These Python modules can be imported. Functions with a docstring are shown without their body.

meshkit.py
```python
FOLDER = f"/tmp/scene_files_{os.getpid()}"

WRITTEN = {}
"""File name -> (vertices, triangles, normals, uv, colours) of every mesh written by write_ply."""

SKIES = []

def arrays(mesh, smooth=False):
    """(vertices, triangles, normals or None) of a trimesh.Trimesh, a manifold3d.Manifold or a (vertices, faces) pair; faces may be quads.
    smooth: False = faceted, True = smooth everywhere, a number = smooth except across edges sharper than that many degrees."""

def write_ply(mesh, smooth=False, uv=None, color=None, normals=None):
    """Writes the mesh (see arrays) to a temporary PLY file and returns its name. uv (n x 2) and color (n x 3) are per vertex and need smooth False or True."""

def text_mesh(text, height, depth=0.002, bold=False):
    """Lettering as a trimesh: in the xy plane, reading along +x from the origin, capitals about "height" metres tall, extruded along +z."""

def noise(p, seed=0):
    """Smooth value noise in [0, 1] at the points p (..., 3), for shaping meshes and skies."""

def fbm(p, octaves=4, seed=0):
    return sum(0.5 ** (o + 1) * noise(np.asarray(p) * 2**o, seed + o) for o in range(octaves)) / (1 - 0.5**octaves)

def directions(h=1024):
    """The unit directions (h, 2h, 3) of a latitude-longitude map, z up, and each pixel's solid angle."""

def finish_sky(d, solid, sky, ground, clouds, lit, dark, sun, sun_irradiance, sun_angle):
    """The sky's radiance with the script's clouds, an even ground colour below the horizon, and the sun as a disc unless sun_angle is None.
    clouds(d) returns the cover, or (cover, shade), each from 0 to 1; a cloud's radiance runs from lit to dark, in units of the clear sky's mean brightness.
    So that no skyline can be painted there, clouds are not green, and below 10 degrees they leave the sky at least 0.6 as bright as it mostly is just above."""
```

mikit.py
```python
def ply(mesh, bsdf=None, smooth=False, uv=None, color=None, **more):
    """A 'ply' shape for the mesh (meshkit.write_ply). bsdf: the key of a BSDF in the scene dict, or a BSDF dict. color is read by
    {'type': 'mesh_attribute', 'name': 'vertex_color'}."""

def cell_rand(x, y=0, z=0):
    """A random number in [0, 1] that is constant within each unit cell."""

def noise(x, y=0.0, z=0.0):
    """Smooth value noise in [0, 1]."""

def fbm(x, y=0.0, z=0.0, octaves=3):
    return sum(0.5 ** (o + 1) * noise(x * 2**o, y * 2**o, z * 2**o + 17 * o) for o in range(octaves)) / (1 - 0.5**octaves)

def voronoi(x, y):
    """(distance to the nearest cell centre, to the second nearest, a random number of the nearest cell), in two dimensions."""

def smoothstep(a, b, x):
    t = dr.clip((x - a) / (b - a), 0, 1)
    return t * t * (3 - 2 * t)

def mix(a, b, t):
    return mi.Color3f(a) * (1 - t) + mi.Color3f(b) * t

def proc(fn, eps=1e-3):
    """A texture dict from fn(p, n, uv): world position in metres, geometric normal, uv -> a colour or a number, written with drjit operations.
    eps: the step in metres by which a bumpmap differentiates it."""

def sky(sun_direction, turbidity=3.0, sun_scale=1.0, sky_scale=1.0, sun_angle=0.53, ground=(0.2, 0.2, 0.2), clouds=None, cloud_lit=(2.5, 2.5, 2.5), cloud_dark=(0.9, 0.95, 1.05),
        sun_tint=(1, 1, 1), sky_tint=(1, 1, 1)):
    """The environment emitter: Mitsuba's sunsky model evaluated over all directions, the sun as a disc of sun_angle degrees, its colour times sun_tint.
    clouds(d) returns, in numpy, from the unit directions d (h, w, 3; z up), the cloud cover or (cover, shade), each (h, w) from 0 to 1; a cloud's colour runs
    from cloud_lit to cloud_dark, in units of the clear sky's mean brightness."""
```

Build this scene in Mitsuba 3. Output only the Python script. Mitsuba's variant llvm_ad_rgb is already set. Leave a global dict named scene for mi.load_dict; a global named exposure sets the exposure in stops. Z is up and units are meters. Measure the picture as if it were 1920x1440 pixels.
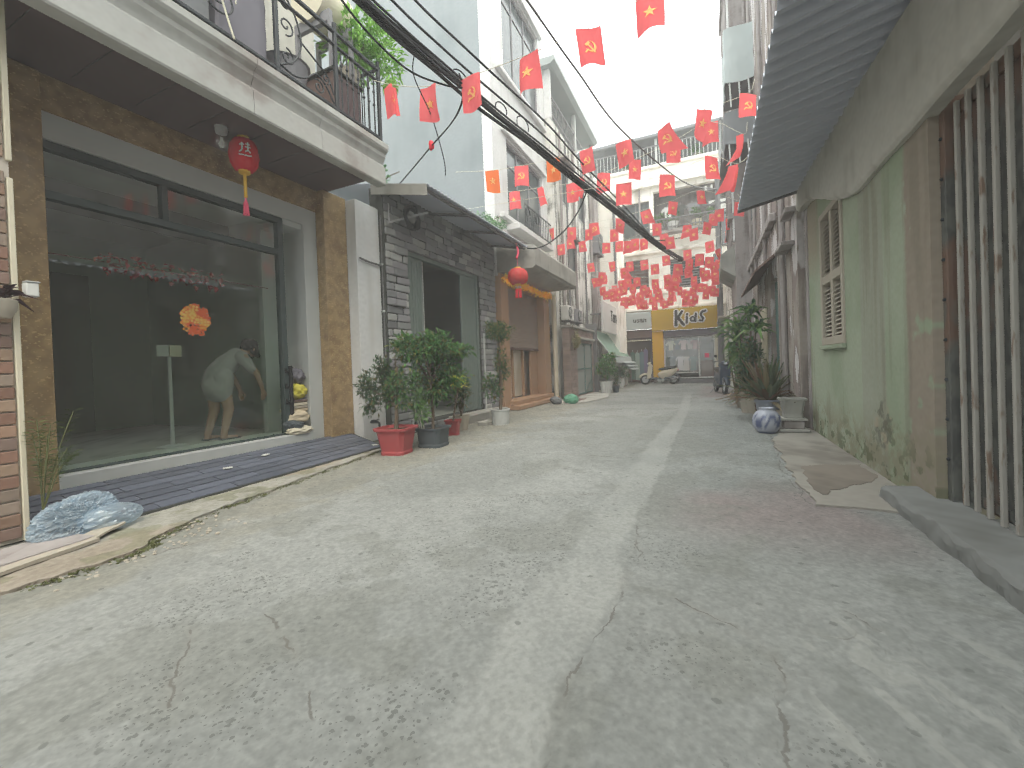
import math
import numpy as np, trimesh, mitsuba as mi, drjit as dr
import manifold3d as m3
from shapely.geometry import Polygon, Point, LineString, box as sbox
from shapely.ops import unary_union
import mikit, meshkit
from mikit import proc, noise, fbm, voronoi, smoothstep, mix

T = mi.ScalarTransform4f
scene, labels, taken = {}, {}, {}

# ---------------------------------------------------------------- camera, sky, exposure
YAW, PITCH, ROLL = np.radians([24.8, 0.64, 2.1])
_fw = np.array([-np.sin(YAW) * np.cos(PITCH), np.cos(YAW) * np.cos(PITCH), -np.sin(PITCH)])
_rt = np.array([np.cos(YAW), np.sin(YAW), 0])
_up = np.cross(_rt, _fw) * np.cos(ROLL) + _rt * np.sin(ROLL)
EYE = np.array([0, 0, 1.0])
scene['camera'] = {'type': 'perspective', 'fov': 2 * math.degrees(math.atan(960 / 800)), 'fov_axis': 'x', 'near_clip': 0.05, 'far_clip': 600.0,
                   'principal_point_offset_y': 22.4 / 1440,
                   'to_world': T().look_at(origin=EYE.tolist(), target=(EYE + _fw).tolist(), up=_up.tolist())}
scene['sky'] = mikit.sky((0.35, -0.45, 0.82), turbidity=3.0, sun_scale=0.1, sun_angle=40.0, clouds=lambda d: np.ones(d.shape[:2]),
                         cloud_lit=(2.42, 2.54, 2.48), ground=(0.25, 0.25, 0.24))
exposure = 3.78
# misty air of the damp grey day
HAZE = 0.0085

# ---------------------------------------------------------------- helpers
cat = trimesh.util.concatenate


def numbered(name):
    n = taken.get(name, 0)
    taken[name] = n + 1
    return name if n == 0 else f'{name}_{n:03d}'


def thing(name, label, category, group=None, kind=None):
    key = numbered(name)
    labels[key] = {'label': label, 'category': category}
    if group: labels[key]['group'] = group
    if kind: labels[key]['kind'] = kind
    return key


def part(parent, name, mesh, mat, smooth=False, label=None, kind=None, color=None):
    key = numbered(parent + '__' + name)
    scene[key] = mesh if isinstance(mesh, dict) else mikit.ply(mesh, mat, smooth, color=color)
    d = {}
    if label: d['label'] = label
    if kind: d['kind'] = kind
    if d: labels[key] = d
    return key


def solo(name, mesh, mat, label, category, group=None, kind=None, smooth=False, color=None):
    key = thing(name, label, category, group, kind)
    scene[key] = mikit.ply(mesh, mat, smooth, color=color)
    return key


def struct(name, mesh, mat, smooth=False, label=None, category=None):
    key = numbered(name)
    scene[key] = mikit.ply(mesh, mat, smooth)
    labels[key] = {'kind': 'structure'}
    if label: labels[key]['label'] = label
    if category: labels[key]['category'] = category
    return key


def TM(v, f): return trimesh.Trimesh(np.asarray(v, float), np.asarray(f, int), process=False)


def box(x0, x1, y0, y1, z0, z1, c=0.0):
    x0, x1, y0, y1, z0, z1 = min(x0, x1), max(x0, x1), min(y0, y1), max(y0, y1), min(z0, z1), max(z0, z1)
    if c <= 0:
        return trimesh.creation.box(bounds=[[x0, y0, z0], [x1, y1, z1]])
    c = min(c, (x1 - x0) * .45, (y1 - y0) * .45, (z1 - z0) * .45)
    p = []
    for x, sx in ((x0, 1), (x1, -1)):
        for y, sy in ((y0, 1), (y1, -1)):
            for z, sz in ((z0, 1), (z1, -1)):
                p += [[x + sx * c, y + sy * c, z], [x + sx * c, y, z + sz * c], [x, y + sy * c, z + sz * c]]
    return trimesh.convex.convex_hull(np.array(p))


def cyl(p0, p1, r, n=10, r1=None):
    p0, p1 = np.array(p0, float), np.array(p1, float)
    return tube([p0, p1], [r, r if r1 is None else r1], n)


def tube(pts, r, n=6, caps=True):
    pts = np.asarray(pts, float); k = len(pts)
    r = np.broadcast_to(r, k)
    t = np.gradient(pts, axis=0); t /= np.linalg.norm(t, axis=1, keepdims=True) + 1e-12
    a = np.cross(t[0], [0, 0, 1.0] if abs(t[0][2]) < .9 else [1.0, 0, 0]); a /= np.linalg.norm(a)
    ang = np.arange(n) * 2 * np.pi / n; V = []
    for i in range(k):
        a = a - t[i] * (a @ t[i]); a /= np.linalg.norm(a); b = np.cross(t[i], a)
        V.append(pts[i] + r[i] * (np.cos(ang)[:, None] * a + np.sin(ang)[:, None] * b))
    V = np.vstack(V); F = []
    for i in range(k - 1):
        for j in range(n):
            p, q = i * n + j, i * n + (j + 1) % n
            F += [[p, q, q + n], [p, q + n, p + n]]
    if caps:
        for s, e in ((0, 1), ((k - 1) * n, 0)):
            for j in range(1, n - 1):
                F.append([s, s + j + 1, s + j] if e else [s, s + j, s + j + 1])
    return TM(V, F)


def spline(pts, m=6):
    P = np.asarray(pts, float); P = np.vstack([2 * P[0] - P[1], P, 2 * P[-1] - P[-2]]); out = []
    for i in range(1, len(P) - 2):
        for t in np.arange(m) / m:
            a, b, c, d = P[i - 1:i + 3]
            out.append(.5 * (2 * b + (c - a) * t + (2 * a - 5 * b + 4 * c - d) * t**2 + (3 * b - a - 3 * c + d) * t**3))
    out.append(P[-2]); return np.array(out)


def lathe(prof, center, n=20):
    """prof: (r, z) from bottom to top"""
    prof = np.asarray(prof, float); k = len(prof); ang = np.arange(n) * 2 * np.pi / n
    V = np.vstack([np.stack([r * np.cos(ang), r * np.sin(ang), ang * 0 + z], 1) for r, z in prof]) + np.asarray(center, float)
    F = []
    for i in range(k - 1):
        for j in range(n):
            p, q = i * n + j, i * n + (j + 1) % n
            F += [[p, q, q + n], [p, q + n, p + n]]
    return TM(V, F)


def ext(poly, h):
    gs = [g for g in getattr(poly, 'geoms', [poly]) if g.geom_type == 'Polygon' and g.area > 1e-9]
    return cat([trimesh.creation.extrude_polygon(g, h, engine='earcut') for g in gs])


def onX(poly, x0, x1):
    """a polygon in (Y, Z) extruded from x0 to x1"""
    m = ext(poly, x1 - x0); v = m.vertices
    return TM(np.stack([v[:, 2] + x0, v[:, 0], v[:, 1]], 1), m.faces)


def onY(poly, y0, y1):
    """a polygon in (X, Z) extruded from y0 to y1"""
    m = ext(poly, y1 - y0); v = m.vertices
    return TM(np.stack([v[:, 0], v[:, 2] + y0, v[:, 1]], 1), m.faces[:, ::-1])


def onZ(poly, z0, z1):
    m = ext(poly, z1 - z0); m.apply_translation([0, 0, z0]); return m


def rect(a0, a1, b0, b1): return sbox(a0, b0, a1, b1)


def move(m, d=(0, 0, 0), rz=0.0, s=1.0, rx=0.0, ry=0.0):
    v = np.array(m.vertices) * s
    for ang, ax in ((rx, 0), (ry, 1), (rz, 2)):
        if ang:
            i, j = [(1, 2), (2, 0), (0, 1)][ax]; c, q = math.cos(ang), math.sin(ang)
            v[:, [i, j]] = np.stack([v[:, i] * c - v[:, j] * q, v[:, i] * q + v[:, j] * c], 1)
    return TM(v + np.asarray(d, float), m.faces)


def rough(m, amp, freq, seed=0):
    v = np.array(m.vertices)
    d = np.stack([meshkit.fbm(v * freq + k * 31.7, 3, seed + k) - .5 for k in range(3)], 1)
    return TM(v + d * 2 * amp, m.faces)


def blob(r, sub=2, amp=.15, freq=3, seed=0, squash=(1, 1, 1)):
    m = trimesh.creation.icosphere(subdivisions=sub, radius=1.0)
    v = np.array(m.vertices); n = meshkit.fbm(v * freq + seed * 9.1, 3, seed) - .5
    return TM(v * (1 + 2 * amp * n)[:, None] * r * np.array(squash), m.faces)


def rng_(s): return np.random.default_rng(s)


def col(m, rgb, amt=0.0, rng=None):
    c = np.array(rgb, float) * (1 if rng is None else 1 + amt * (rng.random() * 2 - 1))
    return np.tile(np.clip(c, 0, 1), (len(m.vertices), 1))


def leaves(pos, dirs, L, W, rng, fold=.25, droop=.15):
    """one mesh of folded leaf blades: base at pos, pointing along dirs"""
    pos, d = np.asarray(pos, float), np.asarray(dirs, float)
    n = len(pos); d = d / np.linalg.norm(d, axis=1, keepdims=True)
    L = np.broadcast_to(L, n)[:, None] * (0.75 + .5 * rng.random((n, 1))); W = np.broadcast_to(W, n)[:, None] * (.8 + .4 * rng.random((n, 1)))
    a = np.cross(d, np.array([0, 0, 1.0]) + .7 * (rng.random((n, 3)) - .5)); a /= np.linalg.norm(a, axis=1, keepdims=True) + 1e-9
    u = np.cross(a, d)
    mid = pos + d * L * .45
    tip = pos + d * L - np.array([0, 0, 1]) * L * droop
    l = mid + a * W * .5 + u * W * fold; r = mid - a * W * .5 + u * W * fold
    V = np.stack([pos, l, tip, r, mid], 1).reshape(-1, 3)
    b = (np.arange(n) * 5)[:, None, None]
    F = (np.array([[0, 4, 1], [1, 4, 2], [2, 4, 3], [3, 4, 0]])[None] + b).reshape(-1, 3)
    return TM(V, F)


def leafcol(m, pal, rng, per=5, jit=.25):
    n = len(m.vertices) // per; pal = np.array(pal) * 1.5
    c = pal[rng.integers(0, len(pal), n)] * (1 + jit * (rng.random((n, 1)) * 2 - 1))
    return np.repeat(c, per, 0)


def crown(center, rad, n, L, W, rng, clumps=14, hollow=.35, up=.3, clump_r=.34):
    """leaf positions and directions gathered in clumps through an ellipsoid"""
    c = rng.normal(size=(clumps, 3)); c /= np.linalg.norm(c, axis=1, keepdims=True)
    c *= (hollow + (1 - hollow) * rng.random((clumps, 1)) ** .6) * (1 - clump_r * .6)
    k = rng.integers(0, clumps, n)
    o = rng.normal(size=(n, 3)); o *= (clump_r * rng.random((n, 1)) ** .45) / np.linalg.norm(o, axis=1, keepdims=True)
    p = (c[k] + o) * np.asarray(rad) + np.asarray(center)
    d = o / clump_r + .5 * c[k] + .5 * rng.normal(size=(n, 3)) + [0, 0, up]
    return leaves(p, d, L, W, rng)


def pipe_y(x, y0, y1, z, r, n=8): return cyl((x, y0, z), (x, y1, z), r, n)


# ---------------------------------------------------------------- materials
def P(name, rgb, rough=.8, spec=.3, **k):
    scene[name] = {'type': 'twosided', 'bsdf': {'type': 'principled', 'base_color': {'type': 'rgb', 'value': list(rgb)}, 'roughness': rough, 'specular': spec, **k}}


def PT(name, fn, rough=.8, spec=.3, bump=None, scale=.004, eps=2e-3, **k):
    b = {'type': 'principled', 'base_color': proc(fn) if callable(fn) else fn, 'roughness': rough, 'specular': spec, **k}
    if bump is not None:
        b = {'type': 'bumpmap', 'arbitrary': proc(bump, eps=eps), 'scale': scale, 'bsdf': b}
    scene[name] = {'type': 'twosided', 'bsdf': b}


VC = {'type': 'mesh_attribute', 'name': 'vertex_color'}


def b_grain(p, n, uv): return fbm(p.x * 38, p.y * 38, p.z * 38, 3)


def b_stone(p, n, uv): return fbm(p.x * 22, p.y * 16, p.z * 22, 4)


def plaster(base, dirt, amt=.5, f=1.0, streak=1.0, lo=.45, hi=.8):
    """paint over render, with blotches and run-down streaks of dirt that have their own outlines"""
    def fn(p, n, uv):
        h = p.x + p.y * 1.03
        s = fbm(h * 6 * f, 3.1, p.z * .55 * f, 4)
        b = fbm(p.x * 1.7 * f + 5, p.y * 1.7 * f, p.z * 1.7 * f, 4)
        g = fbm(p.x * 24, p.y * 24, p.z * 24, 2)
        t = smoothstep(lo, hi, s * .5 * streak + b * (1 - .5 * streak) + .12 * (g - .5)) * amt
        return mix(base, dirt, t) * (.93 + .14 * g)
    return fn


CRACKS = [[(-.17, 1.9), (-.03, 1.83), (.07, 1.78), (.16, 1.67), (.2, 1.55), (.19, 1.5), (.15, 1.44), (.15, 1.35), (.14, 1.2), (.1, .9)],
          [(-.44, 2.68), (-.36, 2.3), (-.37, 1.98), (-.4, 1.68), (-.44, 1.35), (-.42, 1.2), (-.42, 1.06), (-.4, .8)],
          [(-2.12, 1.31), (-1.63, 1.13), (-1.39, 1.04), (-1.3, .98), (-1.23, 1.0), (-1.18, .92), (-1.07, .86), (-.92, .7)],
          [(-1.91, .99), (-1.69, .82), (-1.52, .71)], [(.33, 1.83), (.40, 1.82), (.44, 1.85), (.47, 1.9)], [(.47, 2.02), (.50, 2.0), (.52, 1.96), (.54, 1.93)],
          [(.57, 4.67), (.58, 3.92), (.61, 3.42)], [(.23, 5.09), (.56, 4.85)], [(.76, 7.18), (.57, 4.56)],
          [(-3.12, .8), (-3.06, .99), (-3.02, 1.16), (-2.93, 1.37), (-2.86, 1.69)], [(-2.86, 2.24), (-2.88, 3.04), (-2.75, 4.01)],
          [(-1.87, 4.54), (-1.2, 4.6), (-.69, 4.62)], [(-1.82, 2.86), (-1.2, 3.08), (-.66, 3.3)]]


def crack_dist(x, y, sel, lib):
    """distance to the nearest crack line; lib: numpy or drjit"""
    best = None
    for ln in sel:
        for (ax, ay), (bx, by) in zip(ln[:-1], ln[1:]):
            dx, dy = bx - ax, by - ay
            t = ((x - ax) * dx + (y - ay) * dy) / (dx * dx + dy * dy)
            t = np.clip(t, 0, 1) if lib == 'np' else dr.clip(t, 0, 1)
            q = (x - ax - t * dx) ** 2 + (y - ay - t * dy) ** 2
            best = q if best is None else (np.minimum(best, q) if lib == 'np' else dr.minimum(best, q))
    return np.sqrt(best) if lib == 'np' else dr.sqrt(best)


SL = [(-.76, 15.0), (-.57, 9.3), (-.7, 4.94), (-.7, 3.69), (-.72, 2.75), (-.7, 2.17), (-.77, 1.82), (-.77, 1.65), (-.77, 1.44), (-.74, 1.07), (-.73, .93), (-.7, .85), (-.62, .5)]
SR = [(-.5, 15.0), (-.4, 9.3), (-.42, 4.59), (-.42, 3.45), (-.44, 2.7), (-.46, 2.29), (-.36, 1.98), (-.4, 1.68), (-.44, 1.35), (-.42, 1.2), (-.42, 1.06), (-.41, .97), (-.37, .5)]


def p_road(p, n, uv):
    x, y = p.x, p.y
    a = fbm(x * .9 + 3, y * .9, 0, 4); b = fbm(x * 5 + 9, y * 5, 2, 4); g = fbm(x * 60, y * 60, 5, 3)
    base = mix((.190, .198, .190), (.232, .24, .231), smoothstep(.3, .7, a))
    base = mix(base, (.205, .175, .17), smoothstep(.48, .62, fbm(x * .8 + 20, y * .45 + 2, 7, 3)) * smoothstep(-.5, .1, x) * smoothstep(2.3, 3.2, y) * .85)
    base = mix(base, (.20, .192, .155), smoothstep(-2.4, -3.2, x + 1.2 * (b - .5)) * .6)
    base = mix(base, (.165, .17, .155), smoothstep(.56, .64, fbm(x * 2.6 + 5, y * 2.6, 2, 5)) * .45)
    mid = fbm(x * 17, y * 17, 8, 3)
    base = base * (.80 + .40 * g) * (.89 + .22 * mid)
    def edge(pl):
        e = mi.Float(pl[0][0])
        for (xa, ya), (xb, yb) in zip(pl[:-1], pl[1:]): e = dr.select((y <= ya) & (y > yb), xa + (xb - xa) * (ya - y) / (ya - yb), e)
        return dr.select(y <= pl[-1][1], pl[-1][0], e)
    wob = .09 * (fbm(x * 6, y * 6, 41, 4) - .5)
    strip = smoothstep(-.03, .05, x - edge(SL) + wob) * smoothstep(-.015, .03, edge(SR) - x + wob) * smoothstep(15.5, 12, y)
    base = mix(base, mix((.25, .258, .247), (.287, .294, .28), smoothstep(.3, .7, fbm(x * 4, y * 2.2, 0, 4))) * (.82 + .36 * g), strip * .62)
    worn = mi.Float(0)
    for cx, cy, cr in ((-1.25, 2.05, .75), (-2.0, 1.25, .45), (-1.3, 2.9, .5), (-.1, 1.55, .33), (-.75, .95, .4), (.12, 1.05, .4), (-.22, 2.35, .3), (-1.7, 3.9, .6), (-1.5, .85, .4)):
        worn = dr.maximum(worn, smoothstep(1.15, .5, dr.sqrt(dr.square(x - cx) + dr.square((y - cy) * 1.2)) / cr + 1.6 * (fbm(x * 3.3, y * 3.3, 51, 3) - .5)))
    m = (1 - strip) * worn
    d1, d2, r = voronoi(x * 50 + .8 * b, y * 50)
    pr = .06 + .62 * dr.maximum(r + .8 * (fbm(x * 8, y * 10, 21, 2) - .5) - .5, 0)
    pit = smoothstep(0, -.10, d1 + .55 * (fbm(x * 120, y * 120, 3, 2) - .5) - pr) * m
    e1, e2, q = voronoi(x * 13 + 7, y * 15)
    big = smoothstep(.20, .12, e1 + .2 * (g - .5)) * smoothstep(.90, .92, q)
    base = mix(base, (.11, .115, .108), dr.maximum(pit * .75, big * .6))
    u = dr.sqrt(dr.square((x - .56) / .34) + dr.square((y - 1.72) / .5)) + 1.3 * (b - .5)
    tr = fbm(x * 13 + y * 6, y * 5 - x * 3, 31, 3)
    base = mix(base, mix((.15, .16, .15), (.33, .335, .31), smoothstep(.42, .62, tr)), smoothstep(1.05, .75, u) * smoothstep(.05, .14, dr.abs(tr - .52)) * .32)
    c = crack_dist(x + .07 * (b - .5) + .03 * (mid - .5) + .014 * (g - .5), y + .07 * (fbm(x * 5, y * 5, 11, 3) - .5) + .03 * (fbm(x * 17, y * 17, 13, 2) - .5), CRACKS, 'dr')
    base = mix(base, (.11, .105, .095), smoothstep(.007, .0015, c) * smoothstep(.38, .5, fbm(x * 6 + 3, y * 6, 1, 3)) * .75)
    s = smoothstep(.05, .0, c) * smoothstep(.4, .6, b) * .15
    return mix(base, (.2, .19, .17), s)


def b_road(p, n, uv):
    x, y = p.x, p.y
    d1, d2, r = voronoi(x * 50, y * 50)
    return fbm(x * 45, y * 45, 1, 3) + .8 * smoothstep(.1, .35, d1) * fbm(x * .75 + 41, y * 1.1, 3, 2)


def p_marble(p, n, uv):
    w = fbm(p.y * 5 + p.x * 5, p.x * 2, p.z * 4, 4)
    a = fbm(p.y * 16 + 3 * w, p.x * 16, p.z * 13 + 3 * w, 4); s = fbm(p.y * 60, p.x * 60, p.z * 60, 2)
    c = mix((.265, .18, .095), (.34, .24, .125), smoothstep(.3, .7, a))
    c = mix(c, (.19, .115, .065), smoothstep(.55, .75, w) * .6)
    return mix(c, (.52, .38, .2), smoothstep(.63, .76, s) * .6)


def p_rust(p, n, uv):
    a = fbm(p.y * 3.5, p.x * 3, p.z * 1.6, 4); b = fbm(p.y * 18, p.x * 18, p.z * 9, 3)
    c = mix((.105, .11, .10), (.075, .078, .075), smoothstep(.4, .6, b))
    return mix(c, (.15, .09, .065), smoothstep(.5, .66, a + .25 * (b - .5)) * .85)


def p_bar(p, n, uv):
    b = fbm(p.y * 40, p.x * 40, p.z * 7, 4)
    return mix((.30, .29, .265), (.17, .12, .09), smoothstep(.56, .74, b))


def p_greenwall(p, n, uv):
    y, z = p.y, p.z
    a = fbm(y * 1.4, 2, z * 1.2, 4); s = fbm(y * 7, 4, z * .5, 4); g = fbm(y * 26, p.x * 26, z * 26, 3); b = fbm(y * 6, 9, z * 6, 4)
    c = mix((.25, .30, .215), (.30, .34, .26), smoothstep(.35, .65, a))
    pale = smoothstep(4.83, 4.79, y + .02 * (b - .5)) * smoothstep(4.22, 4.26, y + .02 * (b - .5))
    c = mix(c, (.275, .285, .235), pale * .75)
    bare = smoothstep(3.86, 3.80, y + .05 * (b - .5))
    c = mix(c, (.26, .225, .185), bare * smoothstep(.3, .45, b + .2 * a))
    c = mix(c, (.29, .25, .195), smoothstep(6.25, 6.45, y + .1 * (b - .5)) * smoothstep(1.9, 2.3, z + .6 * (a - .5)) * .8)
    c = mix(c, (.19, .175, .135), smoothstep(.55, .75, s) * .45)
    damp = smoothstep(.62, .3, z + .5 * (b - .5) + .25 * (a - .5))
    c = mix(c, (.215, .20, .14), damp * smoothstep(.35, .6, g * .4 + b * .6) * .8)
    dd = dr.sqrt(dr.square((y - 4.33) * 1.1) + dr.square((z - .43) * 1.2)) + .22 * (b - .5)
    moss = smoothstep(.54, .66, fbm(y * 9 + 3, 5, z * 9, 4)) * smoothstep(.5, .12, z + .5 * (a - .5) + .3 * (b - .5))
    c = mix(c, (.10, .115, .06), moss * .7)
    dd = dd + .16 * (fbm(y * 22, 8, z * 22, 3) - .5)
    ring = smoothstep(.25, .13, dd) * smoothstep(.3, .55, fbm(y * 14, 1, z * 14, 3))
    c = mix(c, mix((.09, .085, .065), (.33, .27, .2), smoothstep(.45, .6, fbm(y * 9, 3, z * 9, 3))), ring * .6)
    return c * (.92 + .16 * g)


def p_mauve(p, n, uv):
    h = p.y + p.x
    a = fbm(h * 2, 1, p.z * 1.3, 4); s = fbm(h * 8, 4, p.z * .6, 4); g = fbm(h * 26, p.x * 26, p.z * 26, 3)
    c = mix((.225, .19, .18), (.29, .26, .235), smoothstep(.35, .65, a))
    c = mix(c, (.47, .45, .45), smoothstep(.56, .60, fbm(h * 2.6, 7, p.z * 1.1 + 3, 4)))
    c = mix(c, (.13, .11, .10), smoothstep(.57, .72, s) * .6)
    return c * (.9 + .2 * g)


def p_roughwall(p, n, uv):
    h = p.y + p.x * .5; r = dr.floor(p.z / .11)
    d = dr.abs(p.z / .11 - r - .5); u = h / .3 + .5 * (r - 2 * dr.floor(r / 2)); e = dr.abs(u - dr.floor(u) - .5)
    g = fbm(h * 9, 2, p.z * 9, 4); k = mikit.cell_rand(u, r, 3)
    c = mix((.21, .165, .155), (.29, .225, .20), k)
    c = mix(c, (.19, .17, .15), dr.maximum(smoothstep(.40, .46, d), smoothstep(.46, .49, e)))
    return c * (.75 + .5 * g)


def b_roughwall(p, n, uv):
    h = p.y + p.x * .5; r = dr.floor(p.z / .11); d = dr.abs(p.z / .11 - r - .5)
    return fbm(h * 12, 2, p.z * 12, 4) - smoothstep(.38, .48, d)


PT('m_road', p_road, .85, .25, b_road, .006)
PT('m_marble', p_marble, .28, .5)
PT('m_rust', p_rust, .7, .3, b_grain, .003)
PT('m_bar', p_bar, .55, .4)
PT('m_greenwall', p_greenwall, .85, .25, b_grain, .006)
PT('m_mauve', p_mauve, .88, .25, b_grain, .006)
PT('m_roughwall', p_roughwall, .9, .2, b_roughwall, .012)
PT('m_whitewall', plaster((.60, .61, .61), (.4, .39, .35), .5), .7, .3, b_grain, .0015)
PT('m_bluewall', plaster((.235, .265, .28), (.18, .21, .222), .7, .6, .8, .45, .75), .75, .3)
PT('m_stained', plaster((.62, .62, .585), (.10, .10, .085), .9, 1.1, 1.0, .46, .66), .85, .25)
PT('m_farwall', plaster((.85, .83, .77), (.42, .38, .3), .7, .8, 1.0, .5, .72), .8, .3)
PT('m_concrete', plaster((.31, .308, .285), (.17, .17, .15), .75, 1.5, .7), .85, .25, b_grain, .006)
PT('m_cornice', plaster((.43, .44, .42), (.25, .205, .19), .6, .9, .3, .5, .66), .6, .3)
PT('m_beam', plaster((.42, .415, .375), (.24, .235, .20), .7, 1.5, .7), .85, .25, b_grain, .006)
PT('m_mortar', plaster((.19, .165, .14), (.12, .105, .09), .7, 2.2, .2), .88, .25, b_grain, .006)
PT('m_kerb', plaster((.185, .19, .185), (.11, .11, .10), .7, 2.0, .4), .85, .25, b_grain, .006)
PT('m_pave', plaster((.25, .235, .21), (.13, .115, .10), .7, 1.6, .3), .88, .25, b_grain, .006)
PT('m_old', plaster((.31, .287, .28), (.14, .12, .115), .75, 1.2, 1.0, .45, .7), .85, .25)


def p_lip(p, n, uv):
    x, y = p.x, p.y
    b = fbm(x * 5, y * 5, 1, 4); g = fbm(x * 45, y * 45, 5, 3); a = fbm(x * 2.2 + 7, y * 1.6, 2, 4)
    c = mix((.235, .232, .205), (.285, .28, .25), smoothstep(.3, .7, b))
    c = mix(c, (.235, .175, .125), smoothstep(.52, .64, a) * .45)
    c = mix(c, (.14, .145, .085), smoothstep(.58, .68, fbm(x * 7 + 30, y * 7, 4, 4)) * .5)
    return c * (.78 + .44 * g)


PT('m_lip', p_lip, .9, .2, b_grain, .008)
PT('m_stone', VC, .75, .35, b_stone, .02)
PT('m_brick', VC, .6, .35, b_grain, .004)
PT('m_slate', VC, .45, .45, b_stone, .008)
PT('m_vc', VC, .6, .35)
PT('m_cloth', VC, .9, .1)
scene['m_leaf'] = {'type': 'principledthin', 'base_color': VC, 'roughness': .5, 'diff_trans': .55, 'spec_trans': 0.0, 'eta': 1.4}
scene['m_flag'] = {'type': 'principledthin', 'base_color': {'type': 'rgb', 'value': [.88, .18, .19]}, 'roughness': .7, 'diff_trans': .9, 'spec_trans': 0.0, 'eta': 1.3}
scene['m_flag_orange'] = {'type': 'principledthin', 'base_color': {'type': 'rgb', 'value': [.86, .22, .08]}, 'roughness': .7, 'diff_trans': .9, 'spec_trans': 0.0, 'eta': 1.3}
scene['m_star'] = {'type': 'principledthin', 'base_color': {'type': 'rgb', 'value': [.95, .68, .28]}, 'roughness': .7, 'diff_trans': .8, 'spec_trans': 0.0, 'eta': 1.3}
scene['m_glass'] = {'type': 'thindielectric', 'int_ior': 1.5}
scene['m_tinted'] = {'type': 'thindielectric', 'int_ior': 1.5, 'specular_transmittance': {'type': 'rgb', 'value': [.66, .75, .68]}}
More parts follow.
